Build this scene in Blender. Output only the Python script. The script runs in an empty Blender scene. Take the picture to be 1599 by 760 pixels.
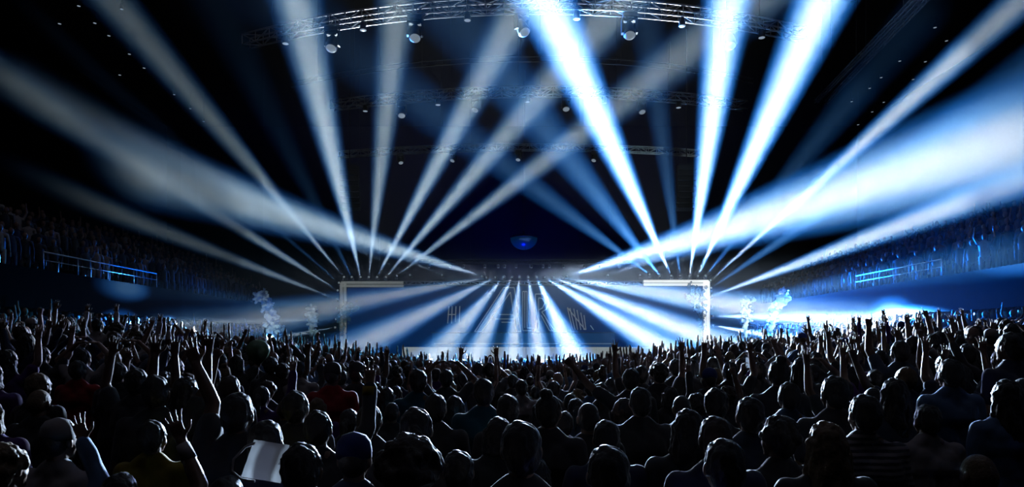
import bpy, bmesh, math, random
import numpy as np
from mathutils import Vector, Matrix, noise, Quaternion

S = bpy.context.scene
C = S.collection
R = math.radians
rng = random.Random(11)

# ------------------------------------------------------------------ camera
F = 1042.0                 # focal length in pixels of the 1599-wide frame
EYE = 2.2                  # camera height above the arena floor
HX, HY = 799.5, 535.0      # principal column, horizon row


def P(px, py, depth):
    """Point at this depth (metres along +Y) seen at pixel (px, py)."""
    return Vector(((px - HX) * depth / F, depth, EYE - (py - HY) * depth / F))


cam_data = bpy.data.cameras.new('camera')
cam = bpy.data.objects.new('camera', cam_data)
C.objects.link(cam)
cam.location = (0, 0, EYE)
cam.rotation_euler = (math.pi / 2, 0, 0)
cam_data.sensor_width = 36
cam_data.lens = 36 * F / 1599
cam_data.shift_y = (HY - 380) / 1599
cam_data.clip_start = 0.05
cam_data.clip_end = 300
S.camera = cam

# ------------------------------------------------------------------ view, haze, light
S.view_settings.view_transform = 'Standard'
S.view_settings.look = 'None'
S.view_settings.exposure = 0.0
S.view_settings.gamma = 1.0
S.view_settings.use_curve_mapping = False
try:
    S.cycles.volume_bounces = 0
    S.cycles.max_bounces = 4
    S.cycles.diffuse_bounces = 0
    S.cycles.transparent_max_bounces = 12
    S.cycles.use_denoising = True
except Exception:
    pass

HAZE_DENSITY = 0.0022
HAZE_FROM = 16.5           # depth where the haze begins
world = bpy.data.worlds.new('dark_hall')
S.world = world
world.use_nodes = True
wn = world.node_tree
wn.nodes['Background'].inputs[0].default_value = (0, 0, 0, 1)
wn.nodes['Background'].inputs[1].default_value = 0
STAGE_X = 0.75             # the stage axis sits a little off the camera axis
YS = 41.0                  # depth of the lamp frames on the stage


def beam_lamp(src, dst, half, core, edge, power, falloff='Linear', mid=None, soft=0.05, inner=.26, outer=.78, blend=.6):
    """A narrow moving-head beam: white core, blue rim, in real haze."""
    d = bpy.data.lights.new('beam', 'SPOT')
    o = bpy.data.objects.new('beam', d)
    C.objects.link(o)
    o.location = src
    o.rotation_euler = (dst - src).to_track_quat('-Z', 'Y').to_euler()
    d.energy = power
    d.spot_size = max(half * 2, R(1.2))
    d.spot_blend = blend
    d.shadow_soft_size = soft
    d.use_nodes = True
    n = d.node_tree
    em = n.nodes['Emission']
    fo = n.nodes.new('ShaderNodeLightFalloff')
    fo.inputs[0].default_value = 1
    n.links.new(fo.outputs[falloff], em.inputs['Strength'])
    tc = n.nodes.new('ShaderNodeTexCoord')
    sx = n.nodes.new('ShaderNodeSeparateXYZ')
    n.links.new(tc.outputs['Normal'], sx.inputs[0])
    ab = n.nodes.new('ShaderNodeMath'); ab.operation = 'ABSOLUTE'
    n.links.new(sx.outputs[2], ab.inputs[0])
    ac = n.nodes.new('ShaderNodeMath'); ac.operation = 'ARCCOSINE'
    n.links.new(ab.outputs[0], ac.inputs[0])
    dv = n.nodes.new('ShaderNodeMath'); dv.operation = 'DIVIDE'
    n.links.new(ac.outputs[0], dv.inputs[0])
    dv.inputs[1].default_value = half
    cr = n.nodes.new('ShaderNodeValToRGB')
    n.links.new(dv.outputs[0], cr.inputs[0])
    cr.color_ramp.elements[0].position = inner
    cr.color_ramp.elements[0].color = (*core, 1)
    cr.color_ramp.elements[1].position = outer
    cr.color_ramp.elements[1].color = (*edge, 1)
    e2 = cr.color_ramp.elements.new((inner + outer) / 2)
    e2.color = (*(mid or [(a * .35 + b * .65) for a, b in zip(core, edge)]), 1)
    n.links.new(cr.outputs[0], em.inputs['Color'])
    return o


def wash_lamp(name, loc, aim, col, power, size_deg, blend=.6, soft=.3, flat=1.0):
    """A wide flood; flat < 1 closes its barn doors from above and below."""
    d = bpy.data.lights.new(name, 'SPOT')
    o = bpy.data.objects.new(name, d)
    C.objects.link(o)
    o.location = loc
    o.rotation_euler = (Vector(aim) - Vector(loc)).to_track_quat('-Z', 'Y').to_euler()
    o.scale = (1, flat, 1)
    d.energy = power
    d.color = col
    d.spot_size = R(size_deg)
    d.spot_blend = blend
    d.shadow_soft_size = soft
    d.use_nodes = True
    n = d.node_tree
    fo = n.nodes.new('ShaderNodeLightFalloff')
    fo.inputs[0].default_value = 1
    n.links.new(fo.outputs['Linear'], n.nodes['Emission'].inputs['Strength'])
    return o


# stage washes that rim the crowd, then unseen fills added for the trusses and floor
wash_lamp('stage_wash', (3.2, 40.4, 6.6), (7.2, 9, 2.0), (.55, .74, 1), 6500, 40, flat=.16)
wash_lamp('stage_wash', (1.2, 40.4, 6.6), (.8, 8, 1.8), (.42, .55, 1), 700, 50, flat=.16)
wash_lamp('stage_wash', (-1.6, 40.4, 6.6), (-6.5, 9, 2.0), (.6, .7, .9), 700, 44, flat=.16)
wash_lamp('truss_fill', (9.5, 39.5, 6.6), (1, 26, 14.2), (.75, .88, 1), 1300, 66, flat=.12)  # unseen spots added only to brighten the arc trusses
wash_lamp('truss_fill', (-8.5, 39.5, 6.6), (-2, 26, 14.2), (.75, .88, 1), 1100, 66, flat=.12)
# unseen blue spots added for the haze glow: either side of the frames, the portal interior, behind the rig
wash_lamp('blue_haze_fill', (13.5, 41, 3.6), (22, 28, 3.4), (.003, .14, 1), 11000, 90, flat=.3)
wash_lamp('blue_haze_fill', (-12, 41, 3.6), (-21, 28, 3.4), (.003, .1, .6), 420, 90, flat=.3)
wash_lamp('blue_haze_fill', (9.5, 43, 5.6), (5, 39, .8), (.004, .13, 1), 1000, 70)
wash_lamp('blue_haze_fill', (-8, 43, 5.6), (-4, 39, .8), (.004, .1, .9), 260, 70)
wash_lamp('blue_haze_fill', (.75, 47, 6.2), (.75, 52, 14), (.001, .008, 1), 400, 130)
hd = bpy.data.lights.new('ambient_fill', 'AREA')  # unseen ceiling area added as fill for shirts and blacks
fill_area = bpy.data.objects.new('ambient_fill', hd)
C.objects.link(fill_area)
fill_area.location = (0, 9, 20.5)
hd.shape = 'RECTANGLE'
hd.size, hd.size_y = 34, 26
hd.energy = 115
hd.color = (.85, .78, 1)

# ------------------------------------------------------------------ helpers
def links(nt, a, b):
    nt.links.new(a, b)


def mat(name, col, rough=.6, metal=0, spec=.5, emit=None, estr=0, noise_amt=.15, noise_scale=8, bump=0, sheen=0, coat=0):
    """Principled material with a procedural mottling of its colour."""
    m = bpy.data.materials.new(name)
    m.use_nodes = True
    nt = m.node_tree
    b = nt.nodes['Principled BSDF']
    b.inputs['Roughness'].default_value = rough
    b.inputs['Metallic'].default_value = metal
    b.inputs['Specular IOR Level'].default_value = spec
    if sheen:
        b.inputs['Sheen Weight'].default_value = sheen
    if coat:
        b.inputs['Coat Weight'].default_value = coat
    tc = nt.nodes.new('ShaderNodeTexCoord')
    nz = nt.nodes.new('ShaderNodeTexNoise')
    nz.inputs['Scale'].default_value = noise_scale
    links(nt, tc.outputs['Object'], nz.inputs['Vector'])
    cr = nt.nodes.new('ShaderNodeValToRGB')
    cr.color_ramp.elements[0].color = (*[c * (1 - noise_amt) for c in col], 1)
    cr.color_ramp.elements[1].color = (*[min(1, c * (1 + noise_amt)) for c in col], 1)
    links(nt, nz.outputs['Fac'], cr.inputs[0])
    links(nt, cr.outputs[0], b.inputs['Base Color'])
    if bump:
        bp = nt.nodes.new('ShaderNodeBump')
        bp.inputs['Strength'].default_value = bump
        bp.inputs['Distance'].default_value = .01
        links(nt, nz.outputs['Fac'], bp.inputs['Height'])
        links(nt, bp.outputs[0], b.inputs['Normal'])
    if emit:
        b.inputs['Emission Color'].default_value = (*emit, 1)
        b.inputs['Emission Strength'].default_value = estr
    return m


def tag(o, label=None, cat=None, group=None, kind=None):
    if label: o['label'] = label
    if cat: o['category'] = cat
    if group: o['group'] = group
    if kind: o['kind'] = kind
    return o


def empty(name, loc=(0, 0, 0), rotz=0):
    o = bpy.data.objects.new(name, None)
    C.objects.link(o)
    o.empty_display_size = .2
    o.location = loc
    o.rotation_euler = (0, 0, rotz)
    return o


class MB:
    """Collects shapes, builds ONE mesh object."""

    def __init__(s):
        s.v, s.f = [], []

    def add(s, vs, fs):
        k = len(s.v)
        s.v += [tuple(v) for v in vs]
        s.f += [tuple(i + k for i in f) for f in fs]
        return s

    def box(s, c, d, rot=None):
        hx, hy, hz = d[0] / 2, d[1] / 2, d[2] / 2
        vs = [Vector((x, y, z)) for x in (-hx, hx) for y in (-hy, hy) for z in (-hz, hz)]
        if rot is not None:
            vs = [rot @ v for v in vs]
        c = Vector(c)
        return s.add([v + c for v in vs], [(0, 1, 3, 2), (4, 6, 7, 5), (0, 4, 5, 1), (2, 3, 7, 6), (0, 2, 6, 4), (1, 5, 7, 3)])

    def span(s, a, b, w, h):
        """A rectangular bar from a to b."""
        a, b = Vector(a), Vector(b)
        d = b - a
        q = d.to_track_quat('Z', 'Y').to_matrix()
        return s.box((a + b) / 2, (w, h, d.length), q)

    def tube(s, pts, r, n=8, caps=True):
        pts = [Vector(p) for p in pts]
        rs = r if isinstance(r, (list, tuple)) else [r] * len(pts)
        vs, fs = [], []
        u = None
        for i, p in enumerate(pts):
            t = (pts[min(i + 1, len(pts) - 1)] - pts[max(i - 1, 0)])
            if t.length < 1e-9:
                t = Vector((0, 0, 1))
            t.normalize()
            if u is None:
                u = t.orthogonal().normalized()
            else:
                u = (u - t * u.dot(t))
                u = u.normalized() if u.length > 1e-6 else t.orthogonal().normalized()
            w = t.cross(u)
            for k in range(n):
                a = 2 * math.pi * k / n
                vs.append(p + (u * math.cos(a) + w * math.sin(a)) * rs[i])
        for i in range(len(pts) - 1):
            for k in range(n):
                a, b = i * n + k, i * n + (k + 1) % n
                fs.append((a, b, b + n, a + n))
        if caps:
            fs.append(tuple(range(n))[::-1])
            fs.append(tuple((len(pts) - 1) * n + k for k in range(n)))
        return s.add(vs, fs)

    def caps(s, a, b, ra, rb, n=16, m=5):
        """Round-ended tapering limb."""
        a, b = Vector(a), Vector(b)
        d = b - a
        if d.length < 1e-6:
            return s.ell(a, (ra, ra, ra))
        t = d.normalized()
        pts, rs = [], []
        for i in range(m + 1):
            q = math.pi / 2 * (1 - i / m)
            pts.append(a - t * ra * math.sin(q)); rs.append(max(ra * math.cos(q), 1e-4))
        for i in range(m + 1):
            q = math.pi / 2 * i / m
            pts.append(b + t * rb * math.sin(q)); rs.append(max(rb * math.cos(q), 1e-4))
        return s.tube(pts, rs, n)

    def ell(s, c, r, rot=None, n=20, m=12):
        c = Vector(c)
        vs = [(0, 0, -1)]
        for j in range(1, m):
            q = math.pi * j / m - math.pi / 2
            for k in range(n):
                a = 2 * math.pi * k / n
                vs.append((math.cos(q) * math.cos(a), math.cos(q) * math.sin(a), math.sin(q)))
        vs.append((0, 0, 1))
        fs = []
        for k in range(n):
            fs.append((0, 1 + (k + 1) % n, 1 + k))
            fs.append((len(vs) - 1, 1 + (m - 2) * n + k, 1 + (m - 2) * n + (k + 1) % n))
        for j in range(m - 2):
            for k in range(n):
                a, b = 1 + j * n + k, 1 + j * n + (k + 1) % n
                fs.append((a, b, b + n, a + n))
        out = []
        for v in vs:
            w = Vector((v[0] * r[0], v[1] * r[1], v[2] * r[2]))
            if rot is not None:
                w = rot @ w
            out.append(w + c)
        return s.add(out, fs)

    def lathe(s, prof, c=(0, 0, 0), rot=None, n=20):
        """prof: (radius, z) pairs round local Z."""
        c = Vector(c)
        vs, fs = [], []
        for r, z in prof:
            for k in range(n):
                a = 2 * math.pi * k / n
                v = Vector((r * math.cos(a), r * math.sin(a), z))
                if rot is not None:
                    v = rot @ v
                vs.append(v + c)
        for i in range(len(prof) - 1):
            for k in range(n):
                a, b = i * n + k, i * n + (k + 1) % n
                fs.append((a, b, b + n, a + n))
        fs.append(tuple(range(n))[::-1])
        fs.append(tuple((len(prof) - 1) * n + k for k in range(n)))
        return s.add(vs, fs)

    def mesh(s, name, materials=(), smooth=False):
        me = bpy.data.meshes.new(name)
        me.from_pydata(s.v, [], s.f)
        bm = bmesh.new(); bm.from_mesh(me)
        bmesh.ops.recalc_face_normals(bm, faces=bm.faces)
        bm.to_mesh(me); bm.free()
        for m in materials:
            me.materials.append(m)
        if smooth:
            me.polygons.foreach_set('use_smooth', [True] * len(me.polygons))
        me.update()
        return me

    def build(s, name, material, parent=None, smooth=False, loc=None):
        o = bpy.data.objects.new(name, s.mesh(name, [material] if material else [], smooth))
        C.objects.link(o)
        if parent is not None:
            o.parent = parent
        if loc is not None:
            o.location = loc
        return o

    def fused(s, name, voxel, smooth_iter=3, materials=()):
        """All collected shapes fused into one continuous skin."""
        me = bpy.data.meshes.new(name + '_raw')
        me.from_pydata(s.v, [], s.f)
        bm = bmesh.new(); bm.from_mesh(me)
        bmesh.ops.recalc_face_normals(bm, faces=bm.faces)
        bm.to_mesh(me); bm.free()
        o = bpy.data.objects.new(name + '_raw', me)
        C.objects.link(o)
        m = o.modifiers.new('fuse', 'REMESH'); m.mode = 'VOXEL'; m.voxel_size = voxel
        if smooth_iter:
            m = o.modifiers.new('smooth', 'SMOOTH'); m.factor = .5; m.iterations = smooth_iter
        dg = bpy.context.evaluated_depsgraph_get()
        out = bpy.data.meshes.new_from_object(o.evaluated_get(dg))
        out.name = name
        bpy.data.objects.remove(o)
        bpy.data.meshes.remove(me)
        out.materials.clear()
        for x in materials:
            out.materials.append(x)
        out.polygons.foreach_set('use_smooth', [True] * len(out.polygons))
        return out


def obj(name, me, parent=None, loc=(0, 0, 0)):
    o = bpy.data.objects.new(name, me)
    C.objects.link(o)
    o.location = loc
    if parent is not None:
        o.parent = parent
    return o


def copy_tree(o, parent=None):
    c = o.copy()
    C.objects.link(c)
    if parent is not None:
        c.parent = parent
    for ch in list(o.children):
        copy_tree(ch, c)
    return c

# ------------------------------------------------------------------ materials
M = {}
M['floor'] = mat('floor_dark', (.012, .012, .014), .8, spec=.2, noise_amt=.4, noise_scale=3)
M['wall'] = mat('wall_black', (.004, .004, .005), .95, spec=.02, noise_amt=.3)
M['ceil'] = mat('ceiling_black', (.002, .002, .002), .95, spec=.02)
M['concrete'] = mat('stand_concrete', (.004, .004, .005), .95, spec=.02, noise_amt=.35, noise_scale=4)
M['stage'] = mat('stage_black', (.02, .022, .026), .6)
M['alu'] = mat('truss_aluminium', (.85, .87, .9), .35, metal=.15, noise_amt=.1)
M['dull'] = mat('dull_dark_metal', (.02, .022, .028), .5, metal=.5)
M['black'] = mat('black_plastic', (.012, .012, .014), .4)
M['shell'] = mat('fixture_shell', (.06, .065, .075), .3, coat=.4)
M['chrome'] = mat('bright_reflector', (.8, .85, .9), .12, metal=1)
M['lens'] = mat('lamp_lens', (.8, .9, 1), .1, emit=(.75, .88, 1), estr=.12)
M['lens_dim'] = mat('lamp_lens_dim', (.5, .55, .6), .15, emit=(.6, .75, .9), estr=.25)
M['lens_small'] = mat('small_lamp_lens', (.5, .55, .6), .15, emit=(.6, .75, .95), estr=.35)
M['tube_bright'] = mat('light_tube_bright', (.8, .85, .85), .3, emit=(.86, .9, .88), estr=.9)
M['tube_dim'] = mat('light_tube_dim', (.4, .42, .42), .3, emit=(.8, .88, .84), estr=.11)
M['rail'] = mat('rail_steel', (.45, .5, .55), .4, metal=.8)
M['screen'] = mat('video_wall_blue', (.002, .004, .012), .6, spec=.1, emit=(.0, .075, .38), estr=.12, noise_scale=.6)
M['letter'] = mat('letter_outline', (.5, .5, .48), .4, emit=(.75, .8, .78), estr=.12)
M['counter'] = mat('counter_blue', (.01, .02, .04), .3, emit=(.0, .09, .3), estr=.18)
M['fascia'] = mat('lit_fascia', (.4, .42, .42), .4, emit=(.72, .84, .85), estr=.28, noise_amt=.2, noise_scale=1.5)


# ------------------------------------------------------------------ setting
def floor_z(x, y):
    """Shallow bowl: the sides of the standing floor are banked."""
    a = min(max((abs(x) - 1.6) * .135, 0), .85)
    t = min(max((32 - y) / 8, 0), 1)
    u = min(max((y - 12) / 18, 0), 1)
    return a * t * t * (3 - 2 * t) - .35 * u * u * (3 - 2 * u)


def struct(name, o):
    o.name = name
    o['kind'] = 'structure'
    return o


mb = MB()
xs = [-30, -14, -10, -7.9, -6, -4, -2.5, -1.6, 0, 1.6, 2.5, 4, 6, 7.9, 10, 14, 30]
ys = [-14, -4, 4, 12, 14, 16, 18, 20, 22, 24, 25.5, 27, 28.5, 30, 31, 32, 40, 58]
vv = [(x, y, floor_z(x, y)) for y in ys for x in xs]
nx = len(xs)
ff = [(j * nx + i, j * nx + i + 1, (j + 1) * nx + i + 1, (j + 1) * nx + i) for j in range(len(ys) - 1) for i in range(nx - 1)]
mb.add(vv, ff)
struct('floor', mb.build('floor', M['floor'], smooth=True))
struct('ceiling', MB().box((0, 22, 21.1), (62, 74, .2)).build('ceiling', M['ceil']))
struct('wall_back', MB().box((0, 58.1, 10.5), (62, .2, 21)).build('wall_back', M['wall']))
struct('wall_left', MB().box((-30.1, 22, 10.5), (.2, 74, 21)).build('wall_left', M['wall']))
struct('wall_right', MB().box((30.1, 22, 10.5), (.2, 74, 21)).build('wall_right', M['wall']))
struct('wall_front', MB().box((0, -14.1, 10.5), (62, .2, 21)).build('wall_front', M['wall']))

# the haze hangs over the stage end of the hall, not over the nearest rows
hm = bpy.data.materials.new('haze')
hm.use_nodes = True
hm.node_tree.nodes.remove(hm.node_tree.nodes['Principled BSDF'])
hv = hm.node_tree.nodes.new('ShaderNodeVolumeScatter')
hv.inputs['Color'].default_value = (1, 1, 1, 1)
hv.inputs['Density'].default_value = HAZE_DENSITY / 2
hv.inputs['Anisotropy'].default_value = .2
links(hm.node_tree, hv.outputs[0], hm.node_tree.nodes['Material Output'].inputs['Volume'])
for x0_, x1_, y0_, lab in ((-13.4, 29.7, HAZE_FROM, 'thin outer haze hanging over the stage end of the hall'), (-11.2, 29.6, HAZE_FROM + 3.5, 'denser inner haze around the stage'),
                           (-29.7, -13.4, 27.0, 'thin haze over the dim stand, far from the camera'), (-29.6, -11.2, 30.0, 'denser haze between the dim frame and the stand')):
    hz = MB().box(((x0_ + x1_) / 2, (y0_ + 57.8) / 2, 10.9), (x1_ - x0_, 57.8 - y0_, 20.0)).build('haze', hm)
    tag(hz, lab, 'haze', kind='stuff')

LOWER, UPPER = [], []          # (inner edge |x|, tread height) of every row
for i in range(5):
    LOWER.append((13.4 + i * .75, 1.05 + i * .28))
for i in range(6):
    UPPER.append((15.6 + i * .85, 4.2 + i * .42))
for sd, nm in ((-1, 'left'), (1, 'right')):
    mb = MB()
    for x0, z in LOWER:
        mb.box((sd * (x0 + .375), 25, z / 2), (.75, 38, z))
    mb.box((sd * 17.3, 25, 1.6), (.2, 38, 3.2))
    struct('trim_lower_stand_' + nm, mb.build('s', M['concrete']))
    mb = MB()
    for i, (x0, z) in enumerate(UPPER):
        mb.box((sd * (x0 + .425), 25, z - .35), (.85, 38, .7))
    mb.box((sd * 15.5, 25, 3.95), (.25, 38, 1.3))
    mb.box((sd * 20.85, 25, 4.5), (.2, 38, 4.6))
    struct('trim_balcony_' + nm, mb.build('s', M['concrete']))


def handrail(sd, x, z0, y0, y1, label, h=.95, n=12):
    root = empty('handrail', (sd * x, 0, z0))
    tag(root, label, 'railing', 'handrails along the stands')
    MB().tube([(0, y0, h), (0, y1, h)], .028, 8).tube([(0, y0, h * .55), (0, y1, h * .55)], .016, 6).build('rail', M['rail'], root, True)
    for k in range(n):
        y = y0 + (y1 - y0) * k / (n - 1)
        MB().tube([(0, y, 0), (0, y, h)], .02, 6).build('post', M['rail'], root, True)


handrail(-1, 13.45, 1.05, 12, 26, 'steel handrail before the lower stand, on the dim side of the arena')
handrail(1, 13.45, 1.05, 12, 26, 'steel handrail before the lower stand, on the brightly lit side of the arena')
handrail(-1, 15.45, 4.6, 22, 29, 'short steel rail on the balcony edge, on the dim side of the arena', h=.6, n=5)
handrail(1, 15.45, 4.6, 24, 30, 'short steel rail on the balcony edge, on the brightly lit side', h=.6, n=5)

# ------------------------------------------------------------------ stage
stage = empty('stage', (STAGE_X, 41, 0))
tag(stage, 'wide black concert stage carrying the light frames and video wall', 'stage')
MB().box((0, 1.2, .325), (27, 9.4, 1.35)).box((0, -3.52, .97), (27.05, .1, .06)).build('stage_deck', M['stage'], stage)
x0, x1 = (628 - HX) * 36 / F, (1015 - HX) * 36 / F
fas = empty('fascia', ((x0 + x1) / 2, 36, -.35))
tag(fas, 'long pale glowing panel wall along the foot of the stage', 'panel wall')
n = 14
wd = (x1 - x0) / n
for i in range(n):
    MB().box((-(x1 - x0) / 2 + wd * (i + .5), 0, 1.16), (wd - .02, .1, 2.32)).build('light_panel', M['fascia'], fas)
br = MB()
for i in range(n + 1):
    br.span((-(x1 - x0) / 2 + wd * i, .1, 0), (-(x1 - x0) / 2 + wd * i, .1, 2.3), .05, .05)
    br.span((-(x1 - x0) / 2 + wd * i, .1, 2.2), (-(x1 - x0) / 2 + wd * i, .32, .0), .04, .04)
br.build('rear_brace', M['black'], fas)

YC = 40.0
cx0, cx1 = (675 - HX) * YC / F, (960 - HX) * YC / F
counter = empty('performance_counter', ((cx0 + cx1) / 2, YC, 1.0))
tag(counter, 'long dark blue performance counter under the lettered video wall', 'counter')
hc = EYE + (535 - 518) * YC / F - 1.0
MB().box((0, .25, hc / 2 - .04), (cx1 - cx0, .5, hc - .08)).build('cabinet', M['counter'], counter)
MB().box((0, .2, hc - .03), (cx1 - cx0 + .12, .75, .06)).build('counter_top', M['stage'], counter)
MB().box((0, -.03, hc * .62), (cx1 - cx0 - .2, .04, .05)).build('light_strip', M['tube_dim'], counter)

# video wall with outlined lettering
YV = 43.4
vw = empty('video_wall', (STAGE_X, YV, 1.01))
tag(vw, 'blue video wall with big outlined white letters behind the counter', 'screen')
w_ = (1098 - 541) * YV / F
zt = EYE + (535 - 447) * YV / F - 1.0
MB().box((0, .2, zt / 2), (w_, .25, zt)).build('screen_panel', M['screen'], vw)
fr = MB()
for i in range(9):
    fr.box((-w_ / 2 + w_ * i / 8, .4, zt / 2), (.12, .15, zt))
fr.build('support_frame', M['black'], vw)


def letter(strokes, w=.055):
    m = MB()
    for st in strokes:
        pts = [P(x, y, YV) - Vector((STAGE_X, YV, 1.0)) + Vector((0, .02, 0)) for x, y in st]
        for a, b in zip(pts, pts[1:]):
            m.span(a, b, w, .06)
    m.build('letter', M['letter'], vw)


letter([[(699, 505), (701, 478)], [(705, 505), (706, 478)], [(711, 503), (712, 478)], [(699, 491), (712, 491)], [(717, 505), (718, 478)]])
letter([[(741, 518), (786, 449)], [(745, 518), (790, 450)], [(752, 518), (797, 456)], [(741, 518), (752, 518)], [(786, 449), (803, 449), (813, 518)],
        [(797, 456), (806, 518)], [(806, 518), (813, 518)], [(779, 491), (802, 491)], [(774, 498), (803, 498)], [(783, 503), (800, 503)]])
letter([[(816, 455), (816, 516), (830, 516)], [(823, 455), (823, 512), (830, 512)], [(816, 455), (823, 455)], [(819.5, 455), (819.5, 512)]])
letter([[(836, 516), (836, 459), (848, 459), (855, 464), (857, 473), (853, 483), (846, 487), (866, 516)], [(841, 516), (841, 465), (847, 466), (851, 473), (847, 481), (841, 484)],
        [(845, 492), (858, 516)], [(858, 516), (866, 516)], [(850, 492), (862, 516)]])
letter([[(886, 480), (894, 515)], [(890, 481), (898, 515)], [(896, 482), (902, 515)], [(901, 484), (907, 515)], [(907, 488), (912, 515)], [(912, 492), (915, 515)], [(886, 480), (914, 515)],
        [(922, 508), (927, 515)]])

# L-shaped light frames
def light_frame(px, py_top, px_in, py_bot, material, label):
    root = empty('light_frame', ((px - HX) * YS / F, YS, 1.0))
    tag(root, label, 'light frame', 'glowing light frames at the stage corners')
    o = root.location
    top = P(px, py_top, YS) - o
    inn = P(px_in, py_top, YS) - o
    s = 1 if px_in > px else -1
    w = .15
    for name, a, b, off in (('upright_tube', Vector((0, 0, .02)), Vector((0, 0, top.z)), Vector((s * .22, 0, 0))),
                            ('top_tube', Vector((0, 0, top.z)), Vector((inn.x, 0, top.z)), Vector((0, 0, -.2)))):
        for k in (0, 1):
            MB().span(a + off * k, b + off * k, w, w).build(name, material, root)
    MB().span((s * .11, .16, 0), (s * .11, .16, top.z), .4, .14).span((0, .16, top.z - .1), (inn.x, .16, top.z - .1), .14, .4).build('backing_frame', M['black'], root)
    MB().box((s * .1, .05, .02), (.9, .7, .04)).build('base_plate', M['black'], root)
    return root


light_frame(533, 441, 630, 525, M['tube_dim'], 'dim L-shaped light frame at the stage corner beside the tall smoke column')
light_frame(1106, 439, 1005, 525, M['tube_bright'], 'bright white L-shaped light frame at the stage corner')


# ------------------------------------------------------------------ trusses
def box_truss(name, pts, size, label, group=None, hang=None, metal='alu'):
    """Four chords with zig-zag lattice along a path; hung on cables from the ceiling."""
    c = pts[len(pts) // 2]
    root = empty(name, c)
    tag(root, label, 'truss', group)
    loc = [p - c for p in pts]
    h = size / 2
    offs = []
    for i, p in enumerate(loc):
        t = (loc[min(i + 1, len(loc) - 1)] - loc[max(i - 1, 0)]).normalized()
        side = t.cross(Vector((0, 0, 1))).normalized()
        offs.append(side)
    corner = lambda i, a, b: loc[i] + offs[i] * a * h + Vector((0, 0, b * h))
    for a in (-1, 1):
        for b in (-1, 1):
            MB().tube([corner(i, a, b) for i in range(len(loc))], .035, 6).build('chord', M[metal], root, True)
    lat = MB()
    for i in range(0, len(loc) - 1):
        k = 1 if i % 2 else -1
        for a in (-1, 1):
            lat.tube([corner(i, a, -k), corner(i + 1, a, k)], .018, 5)
        for b in (-1, 1):
            lat.tube([corner(i, -k, b), corner(i + 1, k, b)], .018, 5)
        for a in (-1, 1):
            lat.tube([corner(i, a, -1), corner(i, a, 1)], .015, 5)
    lat.build('lattice', M[metal], root)
    if hang:
        for k in hang:
            i = int(k * (len(loc) - 1))
            MB().tube([corner(i, 0, 1), corner(i, 0, 1) + Vector((0, 0, 21.0 - pts[i].z - h))], .012, 5).build('hanging_cable', M['black'], root)
    return root


def arc_pts(ya, yb, yc, xl, xr, z, n):
    """Arc in plan through (xl, ya), (xc, yb) and (xr, yc)."""
    out = []
    for i in range(n + 1):
        u = i / n
        x = xl + (xr - xl) * u
        t = 2 * u - 1
        base = ya + (yc - ya) * u
        mid = (ya + yc) / 2
        out.append(Vector((x, base - (mid - yb) * (1 - t * t), z)))
    return out


TZ = EYE + 12.0
T1 = arc_pts(26.6, 23.75, 26.0, -10.6, 11.3, TZ, 34)
T2 = arc_pts(33.8, 31.9, 33.8, -9.1, 11.8, TZ, 34)
T3 = arc_pts(42.6, 41.0, 42.3, -11.0, 11.8, TZ, 34)
box_truss('lighting_truss', T1, .40, 'aluminium arc truss high up, nearest the crowd and the largest of three', 'arc trusses under the roof', (.08, .3, .5, .7, .92))
box_truss('lighting_truss', T2, .38, 'aluminium arc truss, the middle one of three under the roof', 'arc trusses under the roof', (.08, .3, .5, .7, .92))
box_truss('lighting_truss', T3, .34, 'aluminium arc truss, the smallest of three, hung above the stage', 'arc trusses under the roof', (.08, .3, .5, .7, .92))
TR = [P(655, 414, 46) + Vector((0, 0, .25)), P(985, 414, 46) + Vector((0, 0, .25))]
TRp = [TR[0].lerp(TR[1], i / 30) for i in range(31)]
box_truss('rear_truss', TRp, .25, 'straight dark truss with a row of small lamps behind the stage', None, (.1, .5, .9), 'dull')
TCz = EYE + (535 - 441) * 41.3 / F
TC = [Vector(((534 - HX) * 41.3 / F + i * (1105 - 534) * 41.3 / F / 40, 41.62, TCz)) for i in range(41)]
box_truss('stage_truss', TC, .2, 'straight truss joining both light frames over the stage, carrying beam lamps', None, (.1, .35, .65, .9))
# thin arc pipe between the first two trusses
TP = arc_pts(31.5, 28.6, 31.0, -10.4, 11.2, TZ + .05, 30)
pr = empty('lighting_pipe', TP[15])
tag(pr, 'thin dark arc pipe hung between the two larger trusses', 'pipe')
MB().tube([p - TP[15] for p in TP], .03, 6).tube([p - TP[15] + Vector((0, 0, .22)) for p in TP], .03, 6).build('pipe', M['dull'], pr, True)
for k in (2, 9, 15, 21, 28):
    MB().tube([TP[k] - TP[15], TP[k] - TP[15] + Vector((0, 0, 21.0 - TP[k].z))], .012, 5).build('hanging_cable', M['black'], pr)
# long straight trusses along the roof on the bright side
for (ax, ay, ad, bx, by, bd, lab) in ((1275, 158, 33, 1440, -12, 20, 'thin roof truss running away beyond the bright-side beams, upper of a pair'),
                                      (1290, 160, 34, 1452, -8, 21, 'thin roof truss running away beyond the bright-side beams, lower of a pair')):
    a, b = P(ax, ay, ad), P(bx, by, bd)
    box_truss('roof_truss', [a.lerp(b, i / 26) for i in range(27)], .13, lab, 'roof trusses', (.1, .5, .9), 'dull')


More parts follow.
